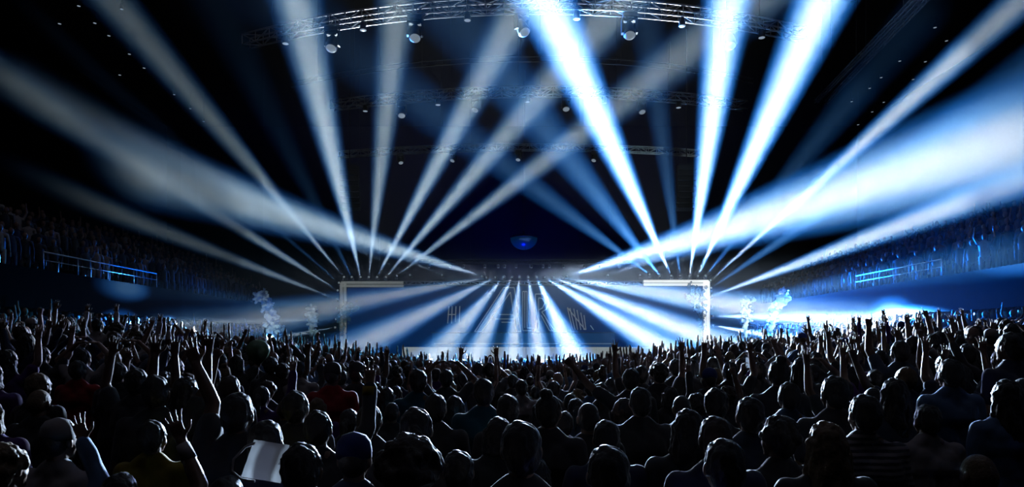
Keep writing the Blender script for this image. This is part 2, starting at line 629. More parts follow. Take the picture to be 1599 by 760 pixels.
# ------------------------------------------------------------------ moving-head lamps
def make_moving_head(lens):
    root = empty('moving_head_lamp')
    MB().box((0, 0, .05), (.34, .28, .1)).box((0, 0, .11), (.2, .2, .03)).build('base', M['shell'], root)
    y = MB()
    for s in (-1, 1):
        y.box((s * .17, 0, .28), (.045, .12, .34))
    y.box((0, 0, .135), (.385, .13, .05))
    y.build('yoke', M['shell'], root)
    head = MB().lathe([(.03, -.19), (.1, -.17), (.13, -.1), (.135, .0), (.145, .1), (.15, .17), (.135, .19)], n=18).build('head', M['shell'], root, True, (0, 0, .36))
    MB().lathe([(.128, .186), (.128, .2), (.1, .212), (.03, .216)], n=18).build('lens', lens, head, True)
    return root


proto_beam = make_moving_head(M['lens'])
proto_dim = make_moving_head(M['lens_dim'])
used = {}


def moving_head(loc, aim, label, group, scale=1.0, hang=False, dim=False):
    """Stands (or hangs) at loc, its head turned to aim; returns the lens point."""
    src = proto_dim if dim else proto_beam
    root = src if not used.get(dim) else copy_tree(src)
    used[dim] = True
    tag(root, label, 'stage lamp', group)
    root.location = loc
    root.scale = (scale,) * 3
    flip = Matrix.Rotation(math.pi, 3, 'Y') if hang else Matrix.Identity(3)
    root.rotation_euler = flip.to_euler()
    pivot = Vector(loc) + (flip @ Vector((0, 0, .36))) * scale
    d = (Vector(aim) - pivot).normalized()
    local = flip.inverted() @ d
    for ch in root.children:
        if ch.name.startswith('head'):
            ch.rotation_euler = local.to_track_quat('Z', 'Y').to_euler()
        if ch.name.startswith('yoke'):
            ch.rotation_euler = (0, 0, math.atan2(local.x, -local.y) if abs(local.x) + abs(local.y) > .05 else 0)
    return pivot + d * .24 * scale


WH = (.86, .93, .95)
BL = (.010, .105, .40)
BLD = (.008, .055, .20)
GY = (.64, .79, .86)
MIDW = (.2, .46, .82)
MIDG = (.16, .32, .5)
ORD = ['first', 'second', 'third', 'fourth', 'fifth', 'sixth', 'seventh', 'eighth', 'ninth', 'tenth', 'eleventh', 'twelfth', 'thirteenth', 'fourteenth']
KB = 1.35e5


def beams(rows, where, group, core, edge, gain, depth_src=YS):
    for i, (sx, sy, ex, ey, eY, wp, pw, fo) in enumerate(rows):
        s = P(sx, sy, depth_src)
        e = P(ex, ey, eY)
        d = (e - s).normalized()
        base = s - Vector((0, 0, .18)) - d * .12
        lens = moving_head(base, e, f'{ORD[i]} beam lamp {where}', group, scale=.5)
        L = (e - lens).length
        half = 1.2 * math.atan(wp * eY / F / L)
        p = pw * gain * KB
        if fo == 'Quadratic':
            p *= 9
        if fo == 'Constant':
            p /= 16
        faint = pw < .35 and group is GW and depth_src == YS and core is not None and wp < 45
        beam_lamp(lens + d * .03, e, half, (.1, .3, .66) if faint else core, edge, p, fo, (.03, .16, .48) if faint else (MIDW if gain > 3 else MIDG))


# rows: source px, aim px, aim depth, half width px at the aim, power, falloff
LEFT_TOP = [
    (537, 432, 175, 0, 20, 34, 1.1, 'Linear'),
    (549, 432, 335, 0, 22, 42, .07, 'Quadratic'),
    (563, 432, 462, 0, 22, 42, 1.9, 'Linear'),
    (576, 432, 622, 0, 22, 36, 1.2, 'Linear'),
    (589, 432, 818, 0, 22, 40, 1.8, 'Linear'),
    (603, 432, 892, 92, 25, 36, 1.6, 'Linear'),
    (620, 430, 930, 190, 28, 27, 1.5, 'Linear'),
]
LEFT_SIDE = [
    (529, 441, 105, 75, 20, 20, .3, 'Quadratic'),
    (527, 453, 30, 140, 18, 34, 1.3, 'Linear'),
    (526, 467, 0, 262, 18, 30, 1.1, 'Linear'),
    (525, 481, 0, 430, 22, 34, .2, 'Linear'),
    (524, 498, 120, 508, 26, 17, 1.0, 'Linear'),
    (523, 511, 330, 546, 28, 14, .9, 'Linear'),
]
RIGHT_TOP = [
    (1102, 430, 1350, 130, 20, 28, .1, 'Quadratic'),
    (1090, 430, 1285, 0, 22, 44, 1.0, 'Linear'),
    (1077, 430, 1138, 0, 22, 38, 1.0, 'Linear'),
    (1062, 430, 1025, 150, 25, 20, .12, 'Quadratic'),
    (1048, 430, 850, 0, 22, 46, 1.1, 'Linear'),
    (1030, 430, 870, 225, 25, 28, .3, 'Quadratic'),
    (1014, 428, 800, 268, 27, 22, .17, 'Quadratic'),
]
RIGHT_SIDE = [
    (1110, 437, 1595, 0, 18, 28, .8, 'Linear'),
    (1111, 449, 1599, 118, 18, 36, .25, 'Linear'),
    (1112, 462, 1599, 280, 18, 32, .7, 'Linear'),
    (1113, 478, 1580, 398, 20, 36, .2, 'Linear'),
    (1114, 493, 1420, 500, 26, 22, .9, 'Linear'),
    (1114, 508, 1330, 546, 28, 18, 1.0, 'Linear'),
]
CENTRE = [
    (759, 433, 545, 474, 34, 20, .2, 'Linear'),
    (773, 433, 573, 534, 34, 29, .26, 'Linear'),
    (786, 433, 690, 545, 34, 26, .26, 'Linear'),
    (799, 433, 745, 548, 34, 22, .28, 'Linear'),
    (811, 433, 801, 550, 34, 20, .3, 'Linear'),
    (825, 433, 842, 550, 34, 21, .36, 'Linear'),
    (838, 433, 892, 548, 34, 25, .6, 'Linear'),
    (851, 433, 1050, 552, 34, 30, 1.0, 'Linear'),
    (865, 433, 1102, 528, 34, 28, 1.1, 'Linear'),
    (878, 433, 1090, 468, 34, 21, .9, 'Linear'),
]
SHEET_L = [
    (752, 431, 480, 347, 30, 29, 1.3, 'Linear'),
    (690, 429, 230, 230, 22, 28, .4, 'Linear'),
    (640, 429, 150, 182, 19, 28, .22, 'Linear'),
]
SHEET_R = [
    (886, 431, 1145, 352, 30, 34, .8, 'Linear'),
    (950, 429, 1400, 275, 22, 42, .26, 'Linear'),
    (1000, 429, 1599, 205, 19, 46, .06, 'Linear'),
]
GW = 'beam lamps around the stage frames'
beams(LEFT_TOP, 'from the corner along the dim frame top', GW, GY, BLD, 1.3)
beams(LEFT_SIDE, 'down the outer side of the dim frame', GW, GY, BLD, .8)
beams(RIGHT_TOP, 'from the corner along the bright frame top', GW, WH, BL, 8.0)
beams(RIGHT_SIDE, 'down the outer side of the bright frame', GW, WH, BL, 8.0)
beams(CENTRE, 'in the row at the middle of the stage truss', GW, (.85, .88, .85), BL, 4.2, 41.6)
beams(SHEET_L, 'on the stage truss beside the dim frame, aimed over the stand', GW, GY, BLD, 1.5, 41.6)
beams(SHEET_R, 'on the stage truss beside the bright frame, aimed over the stand', GW, WH, BL, 5.0, 41.6)

# lamps hanging on the trusses
NAMES = ['nearest-crowd', 'middle', 'rear']
for ti, (pts, sz, spots) in enumerate(((T1, .4, [(507, 1.5), (636, 1.5), (817, 1.5), (988, 1.5), (1137, 1.5)]),
                                       (T2, .38, [(629, 1.3), (748, 1.2), (882, 1.2), (1006, 1.2)]),
                                       (T3, .34, [(623, 1.1), (706, 1.1), (817, 1.1), (928, 1.1)]))):
    for k, (px, sc) in enumerate(spots):
        best = min(pts, key=lambda p: abs(HX + p.x * F / p.y - px))
        loc = best - Vector((0, 0, sz / 2 + .03))
        moving_head(loc, loc + Vector((rng.uniform(-.5, .5), -.5, -1.6)), f'{ORD[k]} large lamp hanging under the {NAMES[ti]} arc truss, counted from the dim side', 'lamps hanging under the arc trusses', sc, True, True)


def make_par():
    root = empty('par_lamp')
    MB().lathe([(.05, .0), (.09, .03), (.1, .1), (.11, .26), (.12, .28)], n=14, rot=Matrix.Rotation(math.pi, 3, 'X')).build('housing', M['shell'], root, True)
    MB().lathe([(.105, .27), (.105, .285), (.06, .3)], n=14, rot=Matrix.Rotation(math.pi, 3, 'X')).build('lens', M['lens_small'], root, True)
    MB().tube([(-.13, 0, -.14), (-.13, 0, .03), (.13, 0, .03), (.13, 0, -.14)], .012, 5).build('bracket', M['shell'], root)
    return root


par = make_par()
par_used = [False]


def par_lamp(loc, label, group, scale=1.0):
    r = par if not par_used[0] else copy_tree(par)
    par_used[0] = True
    r.location = loc
    r.scale = (scale,) * 3
    tag(r, label, 'small lamp', group)
    return r


for ti, (pts, sz, xs_) in enumerate(((T1, .4, [455, 572, 728, 903, 1061, 1190]), (T2, .38, [580, 682, 820, 950, 1055, 1120]))):
    for k, px in enumerate(xs_):
        best = min(pts, key=lambda p: abs(HX + p.x * F / p.y - px))
        par_lamp(best - Vector((0, sz / 2, sz / 2 + .055)), f'{ORD[k]} small lamp under the {NAMES[ti]} arc truss, counted from the dim side', 'small lamps under the trusses', 1.1)
for k, px in enumerate([670, 703, 724, 757, 778, 788, 806, 830, 848, 858, 880, 912, 937, 967]):
    p = P(px, 414, 46)
    par_lamp(Vector((p.x, 46, TR[0].z - .19)), f'{ORD[k]} small lamp in the row on the dark rear truss', 'small lamps on the rear truss', .8)
for px, ax, ay in ((670, 700, 432), (723, 748, 436), (848, 843, 436), (912, 898, 432), (967, 948, 428)):
    s = P(px, 417, 46) - Vector((0, 0, .12))
    e = P(ax, ay, 44.5)
    beam_lamp(s, e, R(16), (.1, .5, .7), (.02, .2, .4), 900, 'Linear')

# small round lamps scattered on the roof
ROOF = [(123, 3), (93, 31), (148, 30), (170, 50), (187, 112), (202, 79), (225, 101), (272, 143), (297, 165), (318, 185), (190, 8),
        (1460, 37), (1478, 58), (1405, 90), (1445, 91), (1376, 116), (1426, 119), (1358, 133), (1330, 154), (1380, 155), (1362, 170), (1340, 190)]
for k, (px, py) in enumerate(ROOF):
    dpt = 20.6 - EYE
    y = dpt * F / max(535 - py, 60)
    y = min(y, 50, 28.5 * F / abs(px - HX))
    p = P(px, py, y)
    side = 'dim' if px < 800 else 'bright'
    kk = k if k < 11 else k - 11
    r_ = par_lamp(Vector((p.x, p.y, p.z)), f'{ORD[kk]} tiny roof lamp above the {side}-side stand, counting outward in', 'tiny lamps on the roof', .8)
    if p.z < 20.8:
        MB().tube([(0, 0, .02), (0, 0, (21 - p.z) / .8)], .012, 5).build('drop_rod', M['black'], r_)

# hanging dome over the stage, its glow standing for light on it
dome = empty('hanging_dome', P(818, 372, 48))
tag(dome, 'dome lit faint blue, hanging over the stage centre', 'lamp')
M['dome'] = mat('dome_lit_blue', (.004, .02, .03), .3, emit=(.0, .1, .33), estr=.09)  # blue emission stands for the stage light on the bowl
rd = 21 * 48 / F
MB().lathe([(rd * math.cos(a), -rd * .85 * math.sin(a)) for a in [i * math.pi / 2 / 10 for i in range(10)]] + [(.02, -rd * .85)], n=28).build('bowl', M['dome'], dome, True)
MB().lathe([(rd * 1.02, 0), (rd * 1.02, .06), (rd * .8, .16), (.08, .3), (.05, .5)], n=28).build('cap', M['black'], dome, True)
MB().tube([(0, 0, .45), (0, 0, 21 - dome.location.z)], .03, 6).build('hanging_rod', M['black'], dome)

# hanging line-array loudspeakers
def line_array(px, py, depth, s, label):
    p = P(px, py, depth)
    root = empty('line_array_speaker', p)
    tag(root, label, 'loudspeaker', 'hanging loudspeaker columns')
    ang, pos = 0.0, Vector((0, 0, 0))
    for k in range(8):
        rot = Matrix.Rotation(R(-ang), 3, 'X')
        MB().box((0, 0, 0), (1.1, .5, .3), rot).build('speaker_cabinet', M['dull'], root, loc=pos)
        MB().box((0, -.26, 0), (1.0, .03, .24), rot).build('grille', M['black'], root, loc=pos)
        ang += 3.2
        pos = pos + Vector((0, math.sin(R(ang)) * .33, -math.cos(R(ang)) * .33))
    MB().tube([(0, 0, .15), (0, 0, 21 - p.z)], .03, 6).build('hanging_cable', M['black'], root)


line_array(546, 262, 40, 1, 'black curved column of loudspeakers hanging over the dim side of the stage')
line_array(1072, 262, 40, -1, 'black curved column of loudspeakers hanging over the bright side of the stage')


# ------------------------------------------------------------------ smoke jets
def smoke_mat(name, col, alpha):
    m = bpy.data.materials.new(name)
    m.use_nodes = True
    nt = m.node_tree
    nt.nodes.remove(nt.nodes['Principled BSDF'])
    out = nt.nodes['Material Output']
    d = nt.nodes.new('ShaderNodeBsdfDiffuse')
    t = nt.nodes.new('ShaderNodeBsdfTranslucent')
    tr = nt.nodes.new('ShaderNodeBsdfTransparent')
    a = nt.nodes.new('ShaderNodeMixShader'); a.inputs[0].default_value = .55
    b = nt.nodes.new('ShaderNodeMixShader')
    tc = nt.nodes.new('ShaderNodeTexCoord')
    nz = nt.nodes.new('ShaderNodeTexNoise'); nz.inputs['Scale'].default_value = 2.2; nz.inputs['Detail'].default_value = 6
    links(nt, tc.outputs['Object'], nz.inputs['Vector'])
    mr = nt.nodes.new('ShaderNodeMapRange')
    mr.inputs['From Min'].default_value = .3; mr.inputs['From Max'].default_value = .7
    mr.inputs['To Min'].default_value = alpha - .2; mr.inputs['To Max'].default_value = alpha + .2
    links(nt, nz.outputs['Fac'], mr.inputs['Value'])
    for x in (d, t):
        x.inputs['Color'].default_value = (*col, 1)
    links(nt, d.outputs[0], a.inputs[1]); links(nt, t.outputs[0], a.inputs[2])
    links(nt, mr.outputs[0], b.inputs[0])
    links(nt, tr.outputs[0], b.inputs[1]); links(nt, a.outputs[0], b.inputs[2])
    links(nt, b.outputs[0], out.inputs['Surface'])
    return m


M['smoke'] = smoke_mat('smoke_white', (.85, .93, .95), .7)
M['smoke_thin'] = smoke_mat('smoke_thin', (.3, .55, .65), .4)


def smoke(path, depth, label, material, lamp, seed):
    """Billowing column along (px, py, radius px)."""
    r_ = random.Random(seed)
    base = P(path[0][0], path[0][1], depth)
    m = MB()
    for (a, b) in zip(path, path[1:]):
        n = max(4, int(math.hypot(b[0] - a[0], b[1] - a[1]) / 2.2))
        for i in range(n):
            t = i / n
            r = (a[2] + (b[2] - a[2]) * t) * depth / F
            p = P(a[0] + (b[0] - a[0]) * t, a[1] + (b[1] - a[1]) * t, depth) - base
            for _ in range(9):
                q = Vector((r_.gauss(0, .5), r_.gauss(0, .5), r_.gauss(0, .4))) * r
                k = r * r_.uniform(.14, .4)
                m.ell(p + q, (k, k, k * r_.uniform(.8, 1.1)), n=8, m=5)
    me = m.fused('smoke_column', .04, 2, [material])
    n = len(me.vertices)
    co = np.empty(n * 3, np.float32); me.vertices.foreach_get('co', co)
    nr = np.empty(n * 3, np.float32); me.vertices.foreach_get('normal', nr)
    co = co.reshape(-1, 3); nr = nr.reshape(-1, 3)
    f = np.array([noise.fractal(Vector((c[0] * 5 + seed, c[1] * 5, c[2] * 5)), .8, 2.1, 4) for c in co.tolist()], np.float32)
    co += nr * f[:, None] * .07
    me.vertices.foreach_set('co', co.ravel())
    me.update()
    o = obj('smoke_jet', me, loc=base)
    tag(o, label, 'smoke', 'smoke jets beside the stage')
    if lamp:  # unseen uplight added to brighten this jet
        top = P(path[-1][0], path[-1][1], depth)
        beam_lamp(base + Vector((.3, -2.2, -.5)), (base + top) / 2 + Vector((0, 0, .3)), R(24), (.8, .97, 1), (.5, .8, .9), lamp * 2, 'Quadratic')
    return o


smoke([(1163, 535, 2.5), (1164, 505, 4.5), (1166, 490, 8), (1163, 478, 5), (1166, 470, 8), (1174, 469, 7)], 34, 'narrow white smoke column on the bright side, the one closer to the frame', M['smoke'], 450, 3)
smoke([(1200, 528, 3), (1207, 500, 6), (1212, 480, 9), (1221, 468, 10), (1221, 454, 9)], 32, 'tall white smoke column on the bright side, the outermost one', M['smoke'], 450, 5)
smoke([(433, 530, 11), (428, 505, 11), (419, 480, 8), (412, 464, 8), (403, 464, 7), (414, 453, 4)], 33, 'tall grey smoke column leaning outward on the dim side', M['smoke'], 70, 7)
smoke([(487, 522, 6), (488, 500, 8), (484, 488, 10), (490, 478, 6)], 34, 'short grey smoke puff between the dim frame and the tall column', M['smoke'], 40, 9)
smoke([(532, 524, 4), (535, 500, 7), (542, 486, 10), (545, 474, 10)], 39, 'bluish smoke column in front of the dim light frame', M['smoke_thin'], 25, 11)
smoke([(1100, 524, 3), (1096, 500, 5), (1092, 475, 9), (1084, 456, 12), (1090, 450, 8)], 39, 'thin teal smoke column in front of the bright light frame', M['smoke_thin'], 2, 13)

# ------------------------------------------------------------------ people
SKIN = [mat('skin_a', (.42, .27, .2), .5, noise_amt=.12, noise_scale=30), mat('skin_b', (.3, .18, .12), .5, noise_amt=.12, noise_scale=30),
        mat('skin_c', (.16, .09, .06), .5, noise_amt=.12, noise_scale=30), mat('skin_d', (.5, .34, .27), .5, noise_amt=.12, noise_scale=30)]
TROUSERS = mat('trousers_dark', (.015, .018, .03), .8, noise_amt=.3, noise_scale=40)
SHOES = mat('shoes_dark', (.02, .02, .02), .6)


def cloth(name, col, stripes=None):
    m = mat(name, col, .75, noise_amt=.25, noise_scale=14, bump=.25, sheen=.25)
    if stripes:
        nt = m.node_tree
        b = nt.nodes['Principled BSDF']
        tc = nt.nodes.new('ShaderNodeTexCoord')
        wv = nt.nodes.new('ShaderNodeTexWave')
        wv.bands_direction = 'Z'
        wv.inputs['Scale'].default_value = 9
        wv.inputs['Distortion'].default_value = 1.2
        links(nt, tc.outputs['Object'], wv.inputs['Vector'])
        cr = nt.nodes.new('ShaderNodeValToRGB')
        cr.color_ramp.interpolation = 'CONSTANT'
        cr.color_ramp.elements[0].color = (*col, 1)
        cr.color_ramp.elements[1].position = .5
        cr.color_ramp.elements[1].color = (*stripes, 1)
        links(nt, wv.outputs['Fac'], cr.inputs[0])
        links(nt, cr.outputs[0], b.inputs['Base Color'])
    return m


SHIRT = {
    'black': cloth('cloth_black', (.012, .012, .015)), 'charcoal': cloth('cloth_charcoal', (.035, .035, .042)),
    'navy': cloth('cloth_navy', (.01, .018, .07)), 'royal blue': cloth('cloth_royal_blue', (.015, .06, .5)),
    'light blue': cloth('cloth_light_blue', (.2, .42, .8)), 'pale denim': cloth('cloth_pale_denim', (.28, .42, .62)),
    'grey-blue': cloth('cloth_grey_blue', (.12, .18, .28)), 'white': cloth('cloth_white', (.75, .76, .8)),
    'red': cloth('cloth_red', (.6, .015, .02)), 'yellow': cloth('cloth_yellow', (.5, .38, .01)), 'teal': cloth('cloth_teal', (.01, .16, .25)),
    'purple': cloth('cloth_purple', (.13, .04, .3)), 'striped': cloth('cloth_striped', (.02, .02, .025), (.55, .55, .6)),
}

def tinted(m):
    """The material's colour comes from each object's own colour, times its mottling."""
    nt = m.node_tree
    b = nt.nodes['Principled BSDF']
    src = b.inputs['Base Color'].links[0].from_socket
    oi = nt.nodes.new('ShaderNodeObjectInfo')
    mx = nt.nodes.new('ShaderNodeMix')
    mx.data_type = 'RGBA'
    mx.blend_type = 'MULTIPLY'
    mx.inputs['Factor'].default_value = 1
    links(nt, oi.outputs['Color'], mx.inputs[6])
    links(nt, src, mx.inputs[7])
    links(nt, mx.outputs[2], b.inputs['Base Color'])
    return m


T_SKIN = tinted(mat('skin', (.85, .85, .85), .5, noise_amt=.12, noise_scale=30))
T_CLOTH = tinted(cloth('cloth', (.8, .8, .8)))
T_HAIR = tinted(mat('hair', (.7, .7, .7), .55, spec=.35, noise_amt=.4, noise_scale=60, bump=.5, sheen=.12))
SKIN_RGB = [(.42, .27, .2), (.3, .18, .12), (.16, .09, .06), (.5, .34, .27)]
SHIRT_RGB = {'black': (.012, .012, .015), 'charcoal': (.035, .035, .042), 'navy': (.01, .018, .07), 'royal blue': (.015, .06, .5), 'light blue': (.2, .42, .8), 'pale denim': (.28, .42, .62),
             'grey-blue': (.12, .18, .28), 'white': (.75, .76, .8), 'red': (.6, .015, .02), 'yellow': (.5, .38, .01), 'teal': (.01, .16, .25), 'purple': (.13, .04, .3)}
HAIR_RGB = {'dark': (.012, .009, .008), 'brown': (.05, .028, .016), 'fair': (.4, .3, .18)}
CAP_RGB = {'black': (.015, .015, .018), 'white': (.7, .7, .72), 'blue': (.03, .08, .4)}

H = 1.75
SH = .19


def hand(m, w, d, n, side, kind):
    """Palm, four unequal fingers and a thumb at wrist w; d along the hand, n out of the palm."""
    d = d.normalized()
    n = (n - d * n.dot(d)).normalized()
    s = d.cross(n).normalized() * side            # towards the thumb
    for o in (-.026, -.009, .009, .026):
        m.caps(w + d * .01 + s * o * .6, w + d * .088 + s * o, .0155, .0135, 10, 3)
    spread = {'open': (.26, .08, -.1, -.3), 'fist': (0, 0, 0, 0), 'point': (.05, 0, 0, 0), 'relaxed': (.08, .02, -.04, -.1), 'hold': (.1, .02, -.05, -.12), 'peace': (.22, -.2, 0, 0)}[kind]
    bends = {'open': (.12, .15), 'fist': (1.5, 1.5), 'relaxed': (.5, .5), 'hold': (.7, .75), 'point': (1.5, 1.5), 'peace': (1.5, 1.5)}[kind]
    for k, (o, ln, r) in enumerate(((.031, .072, .0082), (.0105, .08, .0085), (-.0105, .074, .0082), (-.031, .058, .0074))):
        b1, b2 = bends
        if (kind == 'point' and k == 0) or (kind == 'peace' and k < 2):
            b1, b2 = .05, .08
        base = w + d * .09 + s * o
        dirn = (d + s * spread[k]).normalized()
        p, a = base, 0
        for j, fr in enumerate((.45, .31, .24)):
            a += b1 if j == 0 else b2 * (1 if j == 1 else .6)
            q = p + (dirn * math.cos(a) + n * math.sin(a)) * ln * fr
            m.caps(p, q, r * (1 - .06 * j), r * (.94 - .06 * j), 8, 3)
            p = q
    tb = w + d * .028 + s * .03
    if kind in ('fist', 'hold', 'point', 'peace'):
        t1 = tb + (s * .35 + d * .65 + n * .45).normalized() * .045
        t2 = t1 + (d * .5 - s * .5 + n * .5).normalized() * .032
    else:
        t1 = tb + (s * .75 + d * .6 + n * .2).normalized() * .045
        t2 = t1 + (s * .35 + d * .9 + n * .1).normalized() * .033
    m.caps(w + d * .015 + s * .015, tb, .014, .012, 8, 3)
    m.caps(tb, t1, .0115, .0105, 8, 3)
    m.caps(t1, t2, .0102, .0085, 8, 3)
    return w + d * .09 + n * .02


V = Vector
# pose: for each side (elbow, wrist, palm normal, hand kind), x positive = outward
POSES = {
    'down':     [((.245, -.02, 1.11), (.25, .06, .86), (-1, 0, 0), 'relaxed', (0, .15, -1))] * 2,
    'folded':   [((.26, .0, 1.13), (.12, .22, 1.16), (-1, .2, 0), 'relaxed', (-.9, .3, .1))] * 2,
    'both up':  [((.30, .05, 1.62), (.27, .10, 1.87), (0, 1, 0), 'open', (-.05, .1, 1))] * 2,
    'wide up':  [((.40, .04, 1.58), (.50, .07, 1.82), (0, 1, 0), 'open', (.25, .1, 1))] * 2,
    'circle':   [((.36, .05, 1.62), (.13, .10, 1.84), (0, 0, -1), 'relaxed', (-1, .1, .25))] * 2,
    'clap':     [((.27, .20, 1.52), (.05, .25, 1.74), (-1, 0, 0), 'relaxed', (-.1, .1, 1))] * 2,
    'camera':   [((.25, .26, 1.40), (.085, .36, 1.63), (-1, .2, 0), 'hold', (-.15, .1, 1))] * 2,
    'fist up':  [((.27, .06, 1.66), (.22, .10, 1.92), (0, 1, 0), 'fist', (0, .1, 1)), None],
    'hand up':  [((.30, .08, 1.65), (.30, .14, 1.91), (0, 1, 0), 'open', (0, .1, 1)), None],
    'lean up':  [((.42, .08, 1.58), (.58, .14, 1.78), (0, 1, 0), 'fist', (.8, .1, .75)), None],
    'tilt up':  [((.19, .12, 1.69), (.31, .17, 1.91), (0, 1, 0), 'open', (.42, .1, 1)), None],
    'point up': [((.25, .14, 1.66), (.21, .22, 1.90), (0, 1, 0), 'point', (-.1, .2, 1)), None],
    'phone up': [((.27, .16, 1.63), (.20, .26, 1.87), (-.3, 1, 0), 'hold', (-.1, .1, 1)), None],
    'low phone': [((.26, .20, 1.22), (.12, .38, 1.38), (-.2, 1, 0), 'hold', (-.1, .2, 1)), None],
}
POSE_TEXT = {'down': 'standing still', 'folded': 'with folded arms', 'both up': 'with both hands straight up', 'wide up': 'with both arms spread up', 'circle': 'with hands meeting overhead',
             'clap': 'clapping overhead', 'camera': 'holding both hands before the face', 'fist up': 'with one fist raised', 'hand up': 'with one open hand raised',
             'lean up': 'with one arm flung sideways up', 'point up': 'pointing one finger up', 'tilt up': 'with one slanting arm raised', 'phone up': 'with a phone held up', 'low phone': 'with one hand lifted'}


def pose_sides(pose):
    p = POSES[pose]
    other = POSES['down'][0]
    out = []
    for side, spec in ((1, p[0]), (-1, p[1] or other)):
        e, w, n, kind, d = spec
        fl = lambda t: V((t[0] * side, t[1], t[2]))
        out.append((side, V((SH * side, 0, 1.405)), fl(e), fl(w), fl(n), kind, fl(d)))
    return out


def torso(m, g=0.0):
    m.caps((-.14, -.005, 1.395), (.14, -.005, 1.395), .07 + g, .07 + g)
    m.caps((-.085, .0, 1.29), (.085, .0, 1.29), .118 + g, .118 + g)
    for s in (-1, 1):
        m.caps((s * .085, .0, 1.34), (s * .06, .0, 1.08), .11 + g, .1 + g)
        m.caps((s * .06, .0, 1.08), (s * .085, -.005, .96), .1 + g, .112 + g)
        m.caps((s * .13, -.01, 1.415), (s * .03, -.01, 1.49), .05 + g * .6, .05 + g * .6)
    m.caps((-.06, 0, 1.08), (.06, 0, 1.08), .1 + g, .1 + g)
    m.caps((-.085, -.01, .95), (.085, -.01, .95), .112 + g, .112 + g)


def body_mesh(pose, voxel=.0075, name='body'):
    m = MB()
    m.ell((0, .015, 1.652), (.074, .094, .1))
    m.ell((0, .05, 1.585), (.055, .056, .06))
    m.caps((-.03, .092, 1.655), (.03, .092, 1.655), .018, .018, 10, 3)
    m.caps((0, .1, 1.65), (0, .119, 1.617), .01, .015, 10, 3)
    m.caps((-.016, .098, 1.583), (.016, .098, 1.583), .009, .009, 8, 3)
    m.caps((-.014, .096, 1.571), (.014, .096, 1.571), .01, .01, 8, 3)
    m.caps((-.012, .088, 1.545), (.012, .088, 1.545), .018, .018, 8, 3)
    for s in (-1, 1):
        m.caps((s * .035, .075, 1.615), (s * .05, .05, 1.6), .022, .022, 10, 3)
        m.ell((s * .03, .092, 1.64), (.013, .01, .009), n=10, m=6)
        m.ell((s * .078, .0, 1.628), (.011, .021, .032), Matrix.Rotation(s * -.25, 3, 'Z'), 12, 8)
    m.caps((0, -.012, 1.44), (0, .0, 1.58), .06, .052)
    torso(m)
    for side, sh, e, w, n, kind, d in pose_sides(pose):
        m.caps(sh, e, .053, .041)
        m.caps(e, e.lerp(w, .35), .041, .04)
        m.caps(e.lerp(w, .35), w, .04, .027)
        hand(m, w, d, n, side, kind)
    for s in (-1, 1):
        m.caps((s * .092, -.005, .92), (s * .1, .012, .5), .09, .056)
        m.caps((s * .1, -.005, .46), (s * .102, -.02, .3), .054, .056)
        m.caps((s * .102, -.02, .3), (s * .103, -.025, .08), .055, .037)
        m.caps((s * .103, -.03, .045), (s * .115, .14, .037), .042, .036)
    me = m.fused(name, voxel, 3, [T_SKIN, TROUSERS, SHOES])
    idx = []
    for p in me.polygons:
        c = p.center
        idx.append(2 if c.z < .1 else 1 if c.z < .96 and abs(c.x) < .21 else 0)
    me.polygons.foreach_set('material_index', idx)
    me.update()
    return me


def wrinkle(me, amp, scale, seed=0):
    if not amp:
        return
    n = len(me.vertices)
    co = np.empty(n * 3, np.float32); me.vertices.foreach_get('co', co)
    nr = np.empty(n * 3, np.float32); me.vertices.foreach_get('normal', nr)
    co = co.reshape(-1, 3); nr = nr.reshape(-1, 3)
    f = np.array([noise.fractal(V((c[0] * scale + seed, c[1] * scale + seed * .7, c[2] * scale * .5)), 1, 2, 3) for c in co.tolist()], np.float32)
    co += nr * f[:, None] * amp
    me.vertices.foreach_set('co', co.ravel())
    me.update()


def shirt_mesh(pose, long):
    m = MB()
    torso(m, .014)
    m.caps((0, -.014, 1.45), (0, -.01, 1.49), .07, .066)
    for side, sh, e, w, n, kind, d in pose_sides(pose):
        if long:
            m.caps(sh, e, .07, .056)
            m.caps(e, w - (w - e).normalized() * .015, .056, .04)
        else:
            m.caps(sh, sh.lerp(e, .62), .071, .066)
    for s in (-1, 1):
        m.caps((s * .09, -.008, .94), (s * .092, -.008, .9), .122, .122)
    me = m.fused('shirt', .0125, 2, [T_CLOTH])
    wrinkle(me, .012, 7, 3 if long else 9)
    return me


